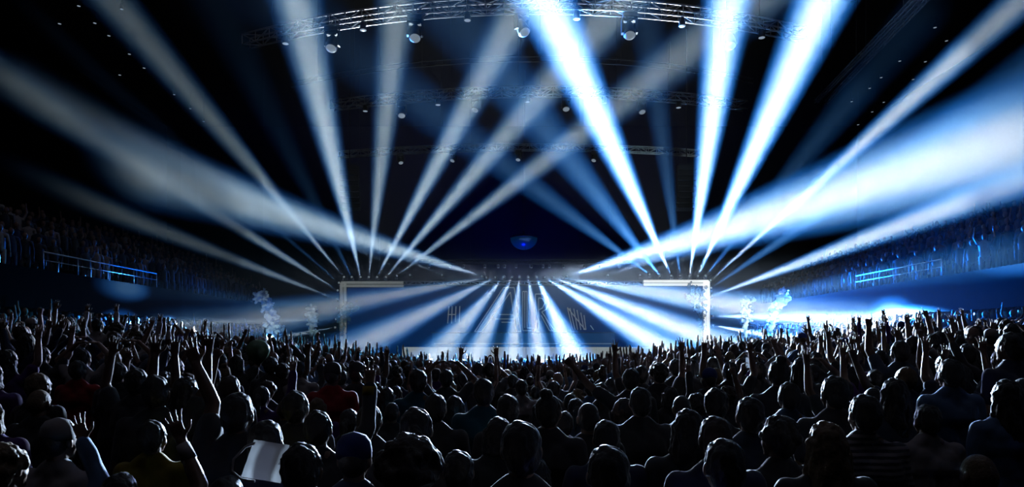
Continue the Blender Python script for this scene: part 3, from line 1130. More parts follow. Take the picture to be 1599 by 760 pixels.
def hair_mesh(kind):
    m = MB()
    if kind != 'bald':
        m.ell((0, -.012, 1.672), (.083, .098, .088))
        m.ell((0, -.04, 1.635), (.078, .072, .1))
        m.caps((-.058, .02, 1.66), (-.058, -.02, 1.62), .026, .026, 10, 3)
        m.caps((.058, .02, 1.66), (.058, -.02, 1.62), .026, .026, 10, 3)
    if kind == 'bald':
        m.ell((0, .008, 1.66), (.077, .096, .094))
        m.ell((0, -.03, 1.635), (.073, .07, .085))
    if kind == 'long':
        for i in range(9):
            a = math.pi * (i / 8) + math.pi
            x, y = .074 * math.cos(a), .07 * math.sin(a) - .012
            m.caps((x, y, 1.66), (x * 1.12, y * 1.08 - .01, 1.5), .03, .034, 10, 3)
            m.caps((x * 1.12, y * 1.08 - .01, 1.5), (x * 1.2, y * 1.05 - .025, 1.33 + .03 * math.sin(i * 2.3)), .034, .014, 10, 3)
    if kind == 'bob':
        for i in range(9):
            a = math.pi * (i / 8) + math.pi
            x, y = .076 * math.cos(a), .07 * math.sin(a) - .01
            m.caps((x, y, 1.66), (x * 1.15, y * 1.1, 1.53), .032, .03, 10, 3)
    if kind == 'bun':
        m.ell((0, -.06, 1.765), (.046, .046, .042))
        m.caps((0, -.05, 1.72), (0, -.06, 1.75), .03, .026, 10, 3)
    if kind == 'ponytail':
        m.caps((0, -.1, 1.67), (.02, -.15, 1.62), .024, .034, 10, 3)
        m.caps((.02, -.15, 1.62), (.035, -.15, 1.42), .036, .014, 10, 3)
    if kind == 'curly':
        r_ = random.Random(4)
        for i in range(90):
            a, q = r_.uniform(0, 6.283), r_.uniform(-.3, 1.5)
            x, y, z = math.cos(q) * math.cos(a), math.cos(q) * math.sin(a), math.sin(q)
            if y > .55 and z < .5:
                continue
            m.ell((x * .09, y * .098 - .015, 1.66 + z * .095), (.026, .026, .024), n=8, m=6)
    me = m.fused('hair', .008, 2, [T_HAIR])
    wrinkle(me, {'curly': .012, 'bald': 0, 'long': .014, 'bob': .01}.get(kind, .011), 26, 5)
    return me


def cap_mesh():
    m = MB()
    m.lathe([(.089, 1.65), (.09, 1.69), (.083, 1.73), (.06, 1.762), (.02, 1.776), (.006, 1.78)], (0, -.003, 0), None, 24)
    m.ell((0, .105, 1.664), (.072, .075, .007), Matrix.Rotation(-.12, 3, 'X'))
    return m.mesh('cap', [T_CLOTH], True)


BODY, SHIRTS, HAIRS = {}, {}, {}
for k in POSES:
    BODY[k] = body_mesh(k)
    SHIRTS[k] = (shirt_mesh(k, False), shirt_mesh(k, True))
for k in ('short', 'bald', 'long', 'bob', 'bun', 'ponytail', 'curly'):
    HAIRS[k] = hair_mesh(k)
CAP = cap_mesh()
HAIR_TEXT = {'short': 'short-haired', 'bald': 'shaven-headed', 'long': 'long-haired', 'bob': 'bob-haired', 'bun': 'top-knotted', 'ponytail': 'ponytailed', 'curly': 'curly-haired', 'cap': 'cap-wearing'}

people = []          # placed: (x, y, ztop, scale)


def paint(o, rgb):
    o.color = (*rgb, 1)


def person(x, y, z, height, pose, hair, shirt, label, group=None, flip=False, turn=0, long=False, hcol='dark', skin=0, cap='black', lean=0):
    o = obj('person', BODY[pose], loc=(x, y, z))
    k = height / (H + .012)
    o.scale = (-k if flip else k, k, k)
    o.rotation_euler = (R(lean), 0, R(turn))
    paint(o, SKIN_RGB[skin])
    sm = SHIRTS[pose][1 if long else 0]
    if shirt == 'striped':
        sm = sm.copy()
        sm.materials[0] = SHIRT['striped']
        obj('shirt', sm, o)
    else:
        paint(obj('shirt', sm, o), SHIRT_RGB[shirt])
    if hair == 'cap':
        h = obj('hair', HAIRS['bald'], o); paint(h, HAIR_RGB[hcol])
        c = obj('cap', CAP, o); paint(c, CAP_RGB[cap])
    else:
        h = obj('hair', HAIRS[hair], o); paint(h, HAIR_RGB[hcol])
    tag(o, label, 'person', group)
    people.append((x, y, z + height, k))
    return o


def hold_point(o_xyz, pose, height, flip, turn):
    """World point between palm and fingers of the raised hand."""
    side, sh, e, w, n, kind, d = pose_sides(pose)[0]
    k = height / (H + .012)
    p = w + d.normalized() * .085 + n.normalized() * .035
    p = V((-p.x if flip else p.x, p.y, p.z)) * k
    return V(o_xyz) + Matrix.Rotation(R(turn), 3, 'Z') @ p


M['phone_body'] = mat('phone_black', (.01, .01, .012), .25)
M['phone_screen'] = mat('phone_screen', (.02, .03, .05), .1, emit=(.5, .7, 1), estr=.45)


def phone(p, label, wide=False, turn=0, lit=True):
    root = empty('phone', p, R(turn))
    tag(root, label, 'phone', 'phones held up in the crowd')
    sx, sz = (.15, .075) if wide else (.075, .15)
    bm_ = MB().box((0, 0, 0), (sx, .008, sz)).box((sx * .3, .006, sz * .33), (.022, .006, .03))
    bm_.build('phone_body', M['phone_body'], root)
    MB().box((0, -.0052, 0), (sx * .9, .003, sz * .9)).build('phone_screen', M['phone_screen'] if lit else M['phone_body'], root)
    return root


# people one can tell apart: px, head-top row, head width px, pose, hair, shirt, flip, options, label, short name
HEROES = [
    (950, 694, 72, 'down', 'short', 'royal blue', 0, {}, 'broad short-haired person in a royal blue T-shirt, at the very front of the view', 'the royal blue T-shirt'),
    (1131, 684, 67, 'down', 'short', 'pale denim', 0, {'long': 1}, 'short-haired person in a pale denim shirt, big dark head at the bottom edge', 'the pale denim shirt'),
    (1290, 657, 56, 'down', 'long', 'black', 0, {'hcol': 'fair'}, 'person with long fair hair shining along the parting, in a black top', 'the long fair hair'),
    (1216, 648, 50, 'down', 'curly', 'black', 0, {'turn': 20}, 'curly-haired person in black with an ear showing, close behind the grey-blue shirt', 'the curly dark head'),
    (1171, 619, 44, 'down', 'short', 'grey-blue', 0, {'long': 1}, 'short-haired person in a grey-blue shirt with one lit shoulder', 'the grey-blue shirt'),
    (1117, 649, 54, 'down', 'short', 'navy', 0, {'hcol': 'brown'}, 'round blue-rimmed short-haired head close beyond the pale denim shirt', 'the round blue-rimmed head'),
    (1075, 638, 47, 'down', 'long', 'black', 0, {}, 'person with long wavy dark hair edged violet, beside the round blue-rimmed head', 'the long wavy dark hair'),
    (1119, 605, 38, 'down', 'short', 'charcoal', 0, {'turn': -25}, 'short-haired person with a brightly edged cheek, beyond the round blue-rimmed head', 'the brightly edged cheek'),
    (1065, 616, 33, 'down', 'bald', 'black', 0, {}, 'shaven round head beyond the long wavy dark hair', 'the shaven round head'),
    (975, 621, 31, 'down', 'short', 'black', 0, {'turn': 70, 'skin': 1}, 'person turned sideways so the profile is rimmed white, in black', 'the white-rimmed profile'),
    (1000, 604, 36, 'down', 'short', 'black', 0, {}, 'tall dark person hiding the back of the head seen in profile', 'the tall dark neighbour'),
    (919, 627, 40, 'down', 'bald', 'black', 0, {}, 'shaven head ringed by an even thin line of light, in a black shirt', 'the ringed shaven head'),
    (947, 655, 47, 'folded', 'short', 'navy', 0, {}, 'very dark person directly beyond the royal blue T-shirt, with folded arms', 'the folded arms in navy'),
    (814, 656, 66, 'down', 'short', 'black', 0, {}, 'big wide dark short-haired head with both ears lit, at the centre of the near row', 'the wide lit-eared head'),
    (779, 650, 44, 'down', 'bob', 'black', 0, {}, 'bob-haired head half hidden behind the wide head with lit ears', 'the half-hidden bob'),
    (793, 615, 37, 'down', 'short', 'charcoal', 0, {}, 'dark round head thinly edged from ear to ear, beyond the bob-haired one', 'the thinly edged round head'),
    (857, 605, 41, 'down', 'bun', 'charcoal', 0, {'turn': -20}, 'person with hair tied up and one long lit shoulder line', 'the long lit shoulder'),
    (755, 590, 33, 'down', 'short', 'teal', 0, {}, 'short-haired person in a plain teal T-shirt, the back clearly visible', 'the teal T-shirt'),
    (680, 614, 36, 'down', 'short', 'black', 0, {}, 'dark short-haired head close against a smaller neighbour, thin rim on one side', 'the paired larger head'),
    (710, 617, 30, 'down', 'bob', 'black', 0, {}, 'smaller bob-haired head close against the paired larger one', 'the paired smaller head'),
    (650, 635, 52, 'down', 'ponytail', 'black', 0, {}, 'ponytailed person in black with a bright rim down the hair', 'the rimmed ponytail'),
    (638, 676, 82, 'down', 'curly', 'black', 0, {'hcol': 'brown'}, 'huge curly brown-haired head at the bottom edge, in black', 'the huge curly head'),
    (716, 702, 56, 'down', 'short', 'black', 0, {'lean': 0}, 'unlit short-haired person low at the bottom edge, beside the huge curly head', 'the low unlit head'),
    (553, 673, 58, 'down', 'cap', 'navy', 0, {'cap': 'blue'}, 'person in a rounded blue cap, lit from above, with a lit shoulder seam', 'the rounded blue cap'),  # cap and its blue stand for blue light on a bare head
    (462, 609, 40, 'down', 'short', 'black', 0, {}, 'dark round-headed person under a single curved line of light, on the dim side', 'the single curved highlight'),
    (577, 630, 41, 'down', 'short', 'black', 0, {}, 'short-haired dark person beyond the rounded blue cap', 'the head past the blue-lit one'),
    (612, 627, 29, 'down', 'bald', 'black', 0, {}, 'small shaven head seen between the rimmed ponytail and its neighbour', 'the small shaven head'),
    (653, 571, 27, 'down', 'short', 'teal', 0, {'long': 1}, 'person in a long-sleeved teal top, far down among black shirts', 'the long-sleeved teal top'),
    (1350, 615, 47, 'down', 'short', 'striped', 0, {'long': 1}, 'person in a black-and-white striped long-sleeved top', 'the striped top'),
    (1396, 590, 38, 'down', 'long', 'grey-blue', 0, {}, 'long-haired person in a grey-blue T-shirt, next to the striped top', 'the long hair over grey-blue'),
    (1484, 560, 35, 'down', 'short', 'light blue', 0, {}, 'short-haired person in a light blue T-shirt, the back brightly visible', 'the light blue T-shirt'),
    (1463, 632, 43, 'down', 'short', 'white', 0, {'long': 1, 'lean': -4}, 'dark-haired person in a white long-sleeved shirt, close below the light blue T-shirt', 'the white long sleeves'),
    (1303, 586, 40, 'down', 'short', 'black', 0, {}, 'dark person with one pale lit cheek edge, between the fair hair and the crowd beyond', 'the pale cheek edge'),
    (1232, 596, 35, 'low phone', 'short', 'light blue', 0, {'long': 1}, 'person in light blue lifting one hand, beyond the curly dark head', 'the lifted light blue sleeve'),
    (1216, 553, 31, 'down', 'bun', 'black', 0, {}, 'tall person with a high top-knot standing out against the bright haze', 'the high top-knot'),
    (1251, 558, 26, 'down', 'long', 'black', 0, {}, 'long-haired person right beside the high top-knot against the haze', 'the hair beside the top-knot'),
    (1405, 531, 26, 'point up', 'short', 'grey-blue', 1, {'skin': 1}, 'person in grey-blue pointing a finger up, on the banked bright side', 'the finger on the banked side'),
    (1427, 524, 22, 'down', 'short', 'charcoal', 0, {'turn': -60}, 'short-haired person looking aside, next to the finger pointer', 'the face looking aside'),
    (1457, 520, 20, 'hand up', 'short', 'black', 1, {'skin': 3}, 'pale-armed person with one open hand raised against bright smoke', 'the pale raised arm'),
    (1466, 517, 19, 'both up', 'short', 'black', 0, {'skin': 3}, 'person with both pale arms straight up, beside the pale raised arm', 'the two pale arms'),
    (1497, 523, 22, 'wide up', 'bob', 'white', 0, {'skin': 3, 'long': 1}, 'person in a white long-sleeved top with both arms spread up', 'the white sleeves spread up'),
    (1521, 508, 24, 'down', 'short', 'black', 0, {'turn': 130, 'skin': 3}, 'fair-faced person turned back so the lit face shows', 'the lit face turned back'),
    (1547, 512, 22, 'down', 'cap', 'charcoal', 0, {'cap': 'white'}, 'person in a white cap high on the banked bright side', 'the white cap'),
    (1578, 504, 33, 'down', 'short', 'navy', 0, {'turn': 15}, 'tall dark-blue-clad person at the outer edge of the bright side', 'the tall edge figure'),
    (1572, 592, 42, 'down', 'long', 'light blue', 0, {'long': 1}, 'long-haired person in a light blue long-sleeved top by the outer bright edge', 'the light blue sleeves at the edge'),
    (1336, 546, 22, 'hand up', 'short', 'charcoal', 1, {'skin': 3}, 'person in charcoal raising one lit forearm, midway along the bright bank', 'the lit forearm'),
    (1316, 548, 21, 'both up', 'long', 'black', 0, {'skin': 3}, 'long-haired person throwing both lit arms up, beside the lit forearm', 'the long hair with lit arms'),
    (1273, 549, 22, 'wide up', 'short', 'black', 0, {}, 'person in black with arms spread, just past the long hair by the top-knot', 'the spread black arms'),
    (1375, 545, 23, 'hand up', 'bald', 'purple', 0, {'skin': 3}, 'shaven-headed person in purple raising a hand, on the bright bank', 'the purple shirt'),
    (985, 574, 26, 'lean up', 'short', 'black', 1, {'skin': 1}, 'person flinging a dark fist up over the glowing stage fascia', 'the big dark fist'),
    (1001, 570, 22, 'hand up', 'short', 'black', 1, {}, 'person with one open hand up, next to the big dark fist', 'the hand by the fist'),
    (1029, 566, 23, 'hand up', 'curly', 'black', 0, {}, 'curly-haired person with a small raised hand against the haze', 'the small raised hand'),
    (1056, 560, 21, 'clap', 'short', 'black', 0, {'skin': 3}, 'person clapping overhead, just before the blue haze', 'the overhead clap'),
    (1069, 556, 21, 'down', 'bob', 'charcoal', 0, {}, 'bob-haired person with a pale ear next to the overhead clap', 'the pale ear'),
    (1081, 561, 20, 'down', 'short', 'black', 0, {}, 'short dark head next to the bob-haired person with the pale ear', 'the short dark head'),
    (1108, 573, 24, 'phone up', 'cap', 'black', 0, {'cap': 'blue'}, 'blue-capped person holding a phone sideways above the crowd', 'the sideways phone'),
    (1140, 564, 24, 'both up', 'short', 'black', 0, {}, 'person with both bent hands up, next to the sideways phone', 'the two bent hands'),
    (1157, 560, 21, 'down', 'short', 'white', 0, {}, 'short-haired person in a white T-shirt beside the two bent hands', 'the small white T-shirt'),
    (1185, 565, 23, 'camera', 'short', 'black', 0, {}, 'person filming with a phone held upright in both hands', 'the upright phone'),
    (697, 576, 22, 'circle', 'short', 'black', 0, {}, 'person joining both hands in a ring overhead before the stage fascia', 'the ring of arms'),
    (765, 566, 18, 'clap', 'short', 'black', 0, {}, 'person clapping high in the middle of the crowd', 'the high clap'),
    (747, 566, 18, 'both up', 'bob', 'black', 0, {}, 'bob-haired person with both hands up beside the high clap', 'the bob with raised hands'),
    (571, 572, 19, 'hand up', 'short', 'black', 0, {'skin': 2}, 'person stretching one thin open hand up against the dim screen', 'the thin open hand'),
    (557, 563, 24, 'down', 'cap', 'charcoal', 0, {'cap': 'black'}, 'person in a black cap with a pale rim, next to the thin open hand', 'the black cap'),
    (519, 563, 26, 'down', 'cap', 'red', 0, {'cap': 'black'}, 'person with a wide black cap and dark red shirt on the dim side', 'the dark red shirt'),
    (466, 562, 22, 'down', 'short', 'white', 0, {}, 'short-haired person in a white T-shirt below the dim smoke column', 'the white shirt by dim smoke'),
    (423, 556, 22, 'down', 'short', 'black', 0, {}, 'dark-haired person right beside the pale green balloon', 'the balloon neighbour'),
    (441, 566, 22, 'hand up', 'short', 'black', 0, {'skin': 2}, 'person with one dark arm up before the dim smoke column', 'the dark arm by the smoke'),
    (370, 553, 20, 'both up', 'bob', 'black', 0, {}, 'bob-haired person with both arms up, short of the pale green balloon', 'the arms short of the balloon'),
    (345, 551, 20, 'down', 'short', 'black', 0, {}, 'short-haired person with a thin curved rim, beside the bob with arms up', 'the thin curved rim'),
    (244, 585, 40, 'hand up', 'short', 'black', 0, {'skin': 2, 'turn': 8}, 'person with one big dark hand up before the dim white beam', 'the big dark hand'),
    (214, 574, 34, 'both up', 'short', 'charcoal', 0, {'skin': 2}, 'person with both dark hands up, beside the big dark hand', 'the two dark hands'),
    (290, 588, 38, 'hand up', 'long', 'black', 1, {'skin': 2}, 'long-haired person with one hand up, beside the big dark hand', 'the long hair with hand up'),
    (185, 565, 28, 'hand up', 'short', 'black', 0, {'skin': 3}, 'person with one pale slim arm up on the dim bank', 'the pale slim arm'),
    (122, 562, 27, 'down', 'short', 'red', 0, {}, 'short-haired person in a bright red shirt deep in the dim bank', 'the bright red shirt'),
    (130, 545, 24, 'circle', 'short', 'white', 0, {'skin': 3}, 'person in white joining both arms overhead, above the bright red shirt', 'the white ring of arms'),
    (66, 540, 24, 'hand up', 'short', 'black', 0, {'skin': 3}, 'person with one pale arm up near the outer dim edge', 'the outer pale arm'),
    (12, 545, 28, 'both up', 'long', 'purple', 0, {'skin': 3}, 'long-haired person in purple with arms up at the outer dim edge', 'the purple top on the dim side'),
    (188, 737, 60, 'tilt up', 'short', 'light blue', 1, {'long': 1}, 'person in light blue sleeves raising one slanting arm, in the dim corner', 'the light blue raised sleeve'),
    (354, 742, 64, 'tilt up', 'short', 'black', 1, {'skin': 3}, 'person raising one slanting pale bare arm with a white wristband', 'the banded bare arm'),
    (238, 655, 46, 'down', 'short', 'yellow', 0, {}, 'short-haired person in a mustard yellow shirt in the dim corner', 'the mustard shirt'),
    (371, 612, 48, 'tilt up', 'short', 'black', 1, {'skin': 1}, 'dark person with one long thin-lit arm up, above the white bag', 'the long thin-lit arm'),
    (497, 640, 45, 'hand up', 'short', 'black', 0, {'long': 1}, 'person in long black sleeves with one arm straight up, a yellow band on it', 'the yellow-banded arm'),
    (415, 655, 56, 'low phone', 'short', 'navy', 1, {'long': 1}, 'person in navy lifting a flat white bag by its strap', 'the white bag'),
    (472, 690, 66, 'down', 'short', 'navy', 0, {'long': 1}, 'person in a navy jacket with a lit shoulder, beside the flat white bag', 'the lit navy shoulder'),
]

anchors = []
for (px, ytop, w, pose, hair, shirt, flip, opt, label, short) in HEROES:
    y = 193.0 / w
    zt = EYE - (ytop - HY) * y / F
    x = (px - HX) * y / F
    z = floor_z(x, y)
    lift = {'bun': .045, 'curly': .015, 'cap': .02}.get(hair, 0)
    h = zt - z - lift
    h2 = min(max(h, 1.5), 1.92)
    z2 = z + (h - h2 if h > h2 else 0)
    o = person(x, y, z, h2, pose, hair, shirt, label, flip=bool(flip), **opt)
    anchors.append((x, y, short, px, ytop, w))
    if pose == 'phone up':
        phone(hold_point((x, y, z), pose, h2, flip, opt.get('turn', 0)), 'black phone held sideways above the blue-capped person', True, lit=False)
    if pose == 'camera':
        q = hold_point((x, y, z), pose, h2, flip, 0)
        phone(V((x, q.y, q.z + .03)), 'lit phone held upright in both hands, beside the high top-knot')
    if short == 'the banded bare arm':
        side, sh, e, wr, n, kd, d = pose_sides(pose)[0]
        k = h2 / (H + .012)
        q = V((x, y, z)) + V((-wr.x, wr.y, wr.z)) * k
        ax = (V((-wr.x, wr.y, wr.z)) - V((-e.x, e.y, e.z))).normalized()
        b = MB().tube([V((0, 0, 0)) - ax * .1, V((0, 0, 0)) - ax * .02], [.04 * k, .034 * k], 16)
        ob = b.build('wristband', SHIRT['white'], None, True, q)
        tag(ob, 'wide white wristband on the slanting bare arm', 'wristband')
    if short == 'the yellow-banded arm':
        side, sh, e, wr, n, kd, d = pose_sides(pose)[0]
        k = h2 / (H + .012)
        q = V((x, y, z)) + wr * k
        ax = (wr - e).normalized()
        ob = MB().tube([-ax * .07, -ax * .01], [.047 * k, .047 * k], 16).build('wristband', SHIRT['yellow'], None, True, q)
        tag(ob, 'yellow band round a raised black sleeve', 'wristband')
    if short == 'the white bag':
        bag = empty('bag', P(416, 719, y - .42))
        tag(bag, 'flat white bag with a thin strap, tilted up to the light', 'bag')
        rot = Matrix.Rotation(R(46), 3, 'X') @ Matrix.Rotation(R(4), 3, 'Y') @ Matrix.Rotation(R(-8), 3, 'Z')
        bm_ = bmesh.new()
        bmesh.ops.create_grid(bm_, x_segments=14, y_segments=10, size=.5)
        me = bpy.data.meshes.new('pouch')
        vs_t = []
        g_ = 14
        for v in bm_.verts:
            u, t = v.co.x, v.co.y
            wd = .175 + .012 * (-t)
            th = .022 * (1 - (2 * u) ** 4) * (1 - (2 * t) ** 4)
            vs_t.append(V((u * wd + t * -.03, t * .2, th + .004 * noise.noise(V((u * 6, t * 6, 1))))))
        m_ = MB()
        fs = [tuple(v.index for v in f.verts) for f in bm_.faces]
        m_.add([rot @ v for v in vs_t], fs)
        m_.add([rot @ V((v.x, v.y, -v.z)) for v in vs_t], [f[::-1] for f in fs])
        bm_.free()
        thin = mat('thin_white_cloth', (.8, .8, .82), .8, noise_amt=.06)
        tn = thin.node_tree
        tl = tn.nodes.new('ShaderNodeBsdfTranslucent'); tl.inputs[0].default_value = (.8, .82, .82, 1)
        mx = tn.nodes.new('ShaderNodeMixShader'); mx.inputs[0].default_value = .14
        links(tn, tn.nodes['Principled BSDF'].outputs[0], mx.inputs[1]); links(tn, tl.outputs[0], mx.inputs[2])
        links(tn, mx.outputs[0], tn.nodes['Material Output'].inputs['Surface'])
        m_ = MB()
        m_.add([rot @ v for v in vs_t], fs)
        m_.build('pouch', thin, bag, True)
        MB().tube([rot @ V(p) for p in ((-.085, .085, 0), (-.12, .05, .005), (-.145, -.02, 0), (-.13, -.075, -.01), (-.08, -.1, -.02), (-.02, -.095, -.03))], .006, 6).build('strap', SHIRT['white'], bag, True)
        MB().lathe([(.0055, 0), (.0055, .026), (.002, .028)], rot @ V((.072, .005, 0)), rot, 10).build('snap_button', M['black'], bag)
    if short == 'the balloon neighbour':
        q = P(403, 548, y + .5)
        bl = empty('balloon', q)
        tag(bl, 'pale green balloon bobbing above the crowd beside the dim smoke', 'balloon')
        rb = 18 * (y + .5) / F
        MB().lathe([(.012, -rb * 1.25), (rb * .4, -rb * .95), (rb * .8, -rb * .5), (rb, .05 * rb), (rb * .93, rb * .45), (rb * .65, rb * .8), (rb * .3, rb * .97), (.01, rb)], n=24).build('skin', mat('balloon_green', (.25, .5, .3), .35), bl, True)
        MB().tube([(0, 0, -rb * 1.25), (.02, 0, -rb * 1.25 - .35)], .003, 5).build('string', M['rail'], bl)

# DJ on the stage
person((820 - HX) * 40.9 / F, 40.9, EYE + (535 - 519) * 40.9 / F - 1.74 + .0, 1.74, 'wide up', 'short', 'white', 'performer in white behind the dark blue counter, arms out', flip=False, long=True)


# ------------------------------------------------------------------ the rest of the packed crowd
W4, H4 = 400, 190
cover = np.zeros((H4, W4), bool)
yy, xx = np.mgrid[0:H4, 0:W4]


def silhouette(x, y, ztop, k):
    cx = (HX + x * F / y) / 4
    r = .1 * k * F / y / 4
    cy = (HY - (ztop - .13 * k - EYE) * F / y) / 4
    head = ((xx - cx) / max(r, .6)) ** 2 + ((yy - cy) / max(r * 1.35, .8)) ** 2 < 1
    sh = (HY - (ztop - .3 * k - EYE) * F / y) / 4
    hw = .23 * k * F / y / 4
    return head, head | ((abs(xx - cx) < hw) & (yy > sh))


hero_heads = []
for (x, y, zt, k) in people:
    if y > 39:
        continue
    hd_, full = silhouette(x, y, zt, k)
    hero_heads.append((y, hd_))
hero_sil = sorted([(y, *silhouette(x, y, zt, k)) for (x, y, zt, k) in people if y < 39], key=lambda t: t[0])

cand = []
y = 2.55
while y < 19:
    half = .775 * y + .3
    dx = .56 + .012 * y
    x = -half + rng.uniform(0, dx)
    while x < half:
        cand.append((x + rng.uniform(-.12, .12), y + rng.uniform(-.16, .16)))
        x += dx
    y += .56 + .014 * y
cand.sort(key=lambda c: c[1])
pose_pool = ['both up', 'wide up', 'circle', 'clap', 'fist up', 'hand up', 'hand up', 'point up', 'camera', 'down', 'down', 'down', 'down', 'down']
hairs = ['short', 'short', 'short', 'bald', 'long', 'bob', 'bun', 'ponytail', 'curly', 'cap']
shirt_pool = ['black', 'black', 'black', 'charcoal', 'charcoal', 'navy', 'grey-blue', 'white', 'light blue', 'purple']
labels_used = set(h[8] for h in HEROES)
RELS = ['beyond', 'just past', 'short of', 'beside', 'a step from', 'close to', 'not far from', 'in the row of', 'two places from', 'three places from']
LIMIT = 300
count = len(HEROES)
extra_done = []
taken = [(p[0], p[1]) for p in people]
for (x, y) in cand:
    if count >= LIMIT:
        break
    if any((x - a) ** 2 + (y - b) ** 2 < .44 ** 2 for a, b in taken):
        continue
    z = floor_z(x, y)
    h = (rng.uniform(1.56, 1.74) if abs(x) < 4.5 else rng.uniform(1.58, 1.84)) if y > 4 else rng.uniform(1.5, 1.66)
    k = h / 1.762
    head, full = silhouette(x, y, z + h, k)
    if head.sum() == 0:
        continue
    if any(hy > y and (full & hh).sum() > .22 * max(hh.sum(), 1) for hy, hh in hero_heads):
        continue
    blocked = cover.copy()
    for hy, hh, hf in hero_sil:
        if hy < y:
            blocked |= hf
    vis = (head & ~blocked).sum() / head.sum()
    far = y > 6
    pose = rng.choice(pose_pool) if far else rng.choice(['down', 'down', 'folded'])
    if far and abs(x) < .4 * y and pose not in ('down',) and rng.random() < .6:
        pose = 'down'
    if vis < (.3 if pose == 'down' or pose == 'folded' else .12):
        continue
    cover |= full
    hair = rng.choice(hairs)
    shirt = rng.choice(shirt_pool)
    long = rng.random() < .35
    a = sorted(anchors, key=lambda q: (q[0] - x) ** 2 + (q[1] - y) ** 2)
    label = None
    for q in a[:6]:
        near = math.hypot(q[0] - x, q[1] - y)
        rels = (['beyond', 'just past', 'well past'] if y > q[1] + .45 else ['short of', 'before', 'well before'] if y < q[1] - .45 else ['beside', 'next to', 'in the row of']) + ['close to', 'two places from', 'three places from']
        for rel in rels:
            t = f"{HAIR_TEXT[hair]} person in {shirt} {'sleeves' if long else 'shirt'} {POSE_TEXT[pose]}, {rel} {q[2]}"
            if t not in labels_used and len(t.split()) <= 16:
                label = t
                break
        if label:
            break
    label = label or f"{HAIR_TEXT[hair]} person in {shirt} {POSE_TEXT[pose]} deep in the packed crowd"
    labels_used.add(label)
    person(x, y, z, h, pose, hair, shirt, label, 'people packed on the arena floor', rng.random() < .5, rng.uniform(-14, 14), long, rng.choice(['dark', 'dark', 'brown', 'fair']), rng.randrange(4), rng.choice(['black', 'white', 'blue']))
    if pose == 'phone up':
        pass
    taken.append((x, y))
    count += 1
last_y = max(t[1] for t in taken if t[1] < 30)
print('PEOPLE', count, 'last row', round(last_y, 1))

# everyone farther off: nobody could count them
low = []
for k in ('down', 'both up', 'hand up', 'down', 'down', 'down', 'fist up', 'down', 'down', 'down', 'down', 'down'):
    m = MB()
    m.ell((0, .0, 1.64), (.085, .1, .12), n=8, m=6)
    m.caps((0, -.01, 1.42), (0, 0, 1.6), .06, .055, 6, 1)
    m.caps((-.15, 0, 1.39), (.15, 0, 1.39), .085, .085, 8, 2)
    m.caps((-.02, 0, 1.36), (0, 0, .95), .17, .15, 8, 2)
    for side, sh, e, w, n, kind, d in pose_sides(k):
        m.caps(sh, e, .05, .036, 6, 1); m.caps(e, w, .036, .025, 6, 1)
        m.caps(w, w + d.normalized() * .13, .03, .02, 6, 1)
    for s in (-1, 1):
        m.tube([(s * .09, 0, .95), (s * .1, .0, .5), (s * .102, 0, .0)], [.09, .06, .05], 6)
    me = m.mesh('low')
    v = np.empty(len(me.vertices) * 3, np.float32); me.vertices.foreach_get('co', v)
    me.calc_loop_triangles()
    t = np.empty(len(me.loop_triangles) * 3, np.int32); me.loop_triangles.foreach_get('vertices', t)
    low.append((v.reshape(-1, 3), t.reshape(-1, 3)))
    bpy.data.meshes.remove(me)

spots = []
y = last_y + .3
while y < 34.6:
    half = min(.775 * y + .3, 12.9)
    x = -half
    while x < half:
        px, py = x + rng.uniform(-.2, .2), y + rng.uniform(-.2, .2)
        if all((px - a) ** 2 + (py - b) ** 2 > .4 ** 2 for a, b in taken if abs(b - py) < .5):
            spots.append((px, py, floor_z(px, py)))
        x += .62
    y += .62
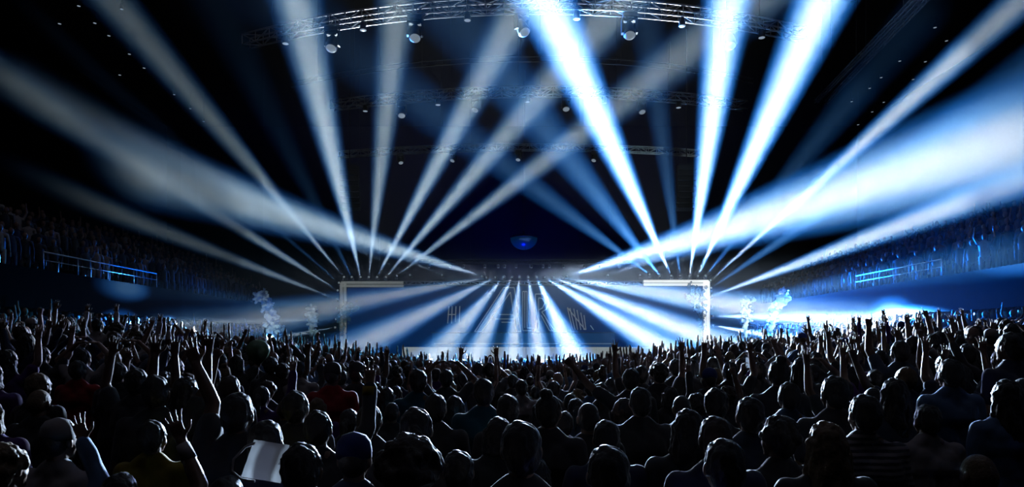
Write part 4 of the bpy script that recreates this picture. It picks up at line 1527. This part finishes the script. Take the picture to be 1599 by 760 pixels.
# gaps within the counted rows near the sides
for (x, y) in cand:
    if y > last_y - 6 and y <= last_y + .3 and all((x - a) ** 2 + (y - b) ** 2 > .44 ** 2 for a, b in taken):
        if y > 9:
            spots.append((x, y, floor_z(x, y)))
for sd in (-1, 1):
    for rows, y0, y1, fill in ((LOWER, 11, 43, .85), (UPPER, 14, 43, .8)):
        for x0, z in rows:
            y = y0
            while y < y1:
                if rng.random() < fill and (x0 + .3) < .78 * y + .4:
                    spots.append((sd * (x0 + (.36 if rows is LOWER else .45)), y + rng.uniform(-.1, .1), z))
                y += .62
# sides of the floor between the counted crowd and the stands
V_, T_, MI = [], [], []
off = 0
for (x, y, z) in spots:
    v, t = low[rng.randrange(len(low))]
    s = rng.uniform(.9, 1.0)
    a = rng.uniform(-.3, .3) + (.6 if x < -13 else -.6 if x > 13 else 0)
    ca, sa = math.cos(a) * s, math.sin(a) * s
    w = np.empty_like(v)
    w[:, 0] = v[:, 0] * ca - v[:, 1] * sa + x
    w[:, 1] = v[:, 0] * sa + v[:, 1] * ca + y
    w[:, 2] = v[:, 2] * s + z
    V_.append(w); T_.append(t + off); off += len(v)
    sm = rng.randrange(5)
    tri_z = v[t].mean(1)
    skinny = (tri_z[:, 2] > 1.53) | (np.abs(tri_z[:, 0]) > .27)
    mi = np.where(skinny, 5 + rng.randrange(2), sm).astype(np.int32)
    MI.append(mi)
V_ = np.concatenate(V_).astype(np.float32); T_ = np.concatenate(T_).astype(np.int32); MI = np.concatenate(MI)
me = bpy.data.meshes.new('crowd')
me.vertices.add(len(V_)); me.vertices.foreach_set('co', V_.ravel())
me.loops.add(T_.size); me.loops.foreach_set('vertex_index', T_.ravel())
me.polygons.add(len(T_)); me.polygons.foreach_set('loop_start', np.arange(0, T_.size, 3, dtype=np.int32)); me.polygons.foreach_set('loop_total', np.full(len(T_), 3, np.int32))
for mm in (SHIRT['black'], SHIRT['charcoal'], SHIRT['navy'], SHIRT['grey-blue'], SHIRT['white'], SKIN[0], SKIN[3]):
    me.materials.append(mm)
me.polygons.foreach_set('material_index', MI)
me.polygons.foreach_set('use_smooth', np.ones(len(T_), bool))
me.update(calc_edges=True); me.validate()
cr_ = obj('crowd', me)
tag(cr_, 'far crowd filling the floor up to the stage and both stands', 'crowd', kind='stuff')
print('FAR CROWD', len(spots), len(T_))
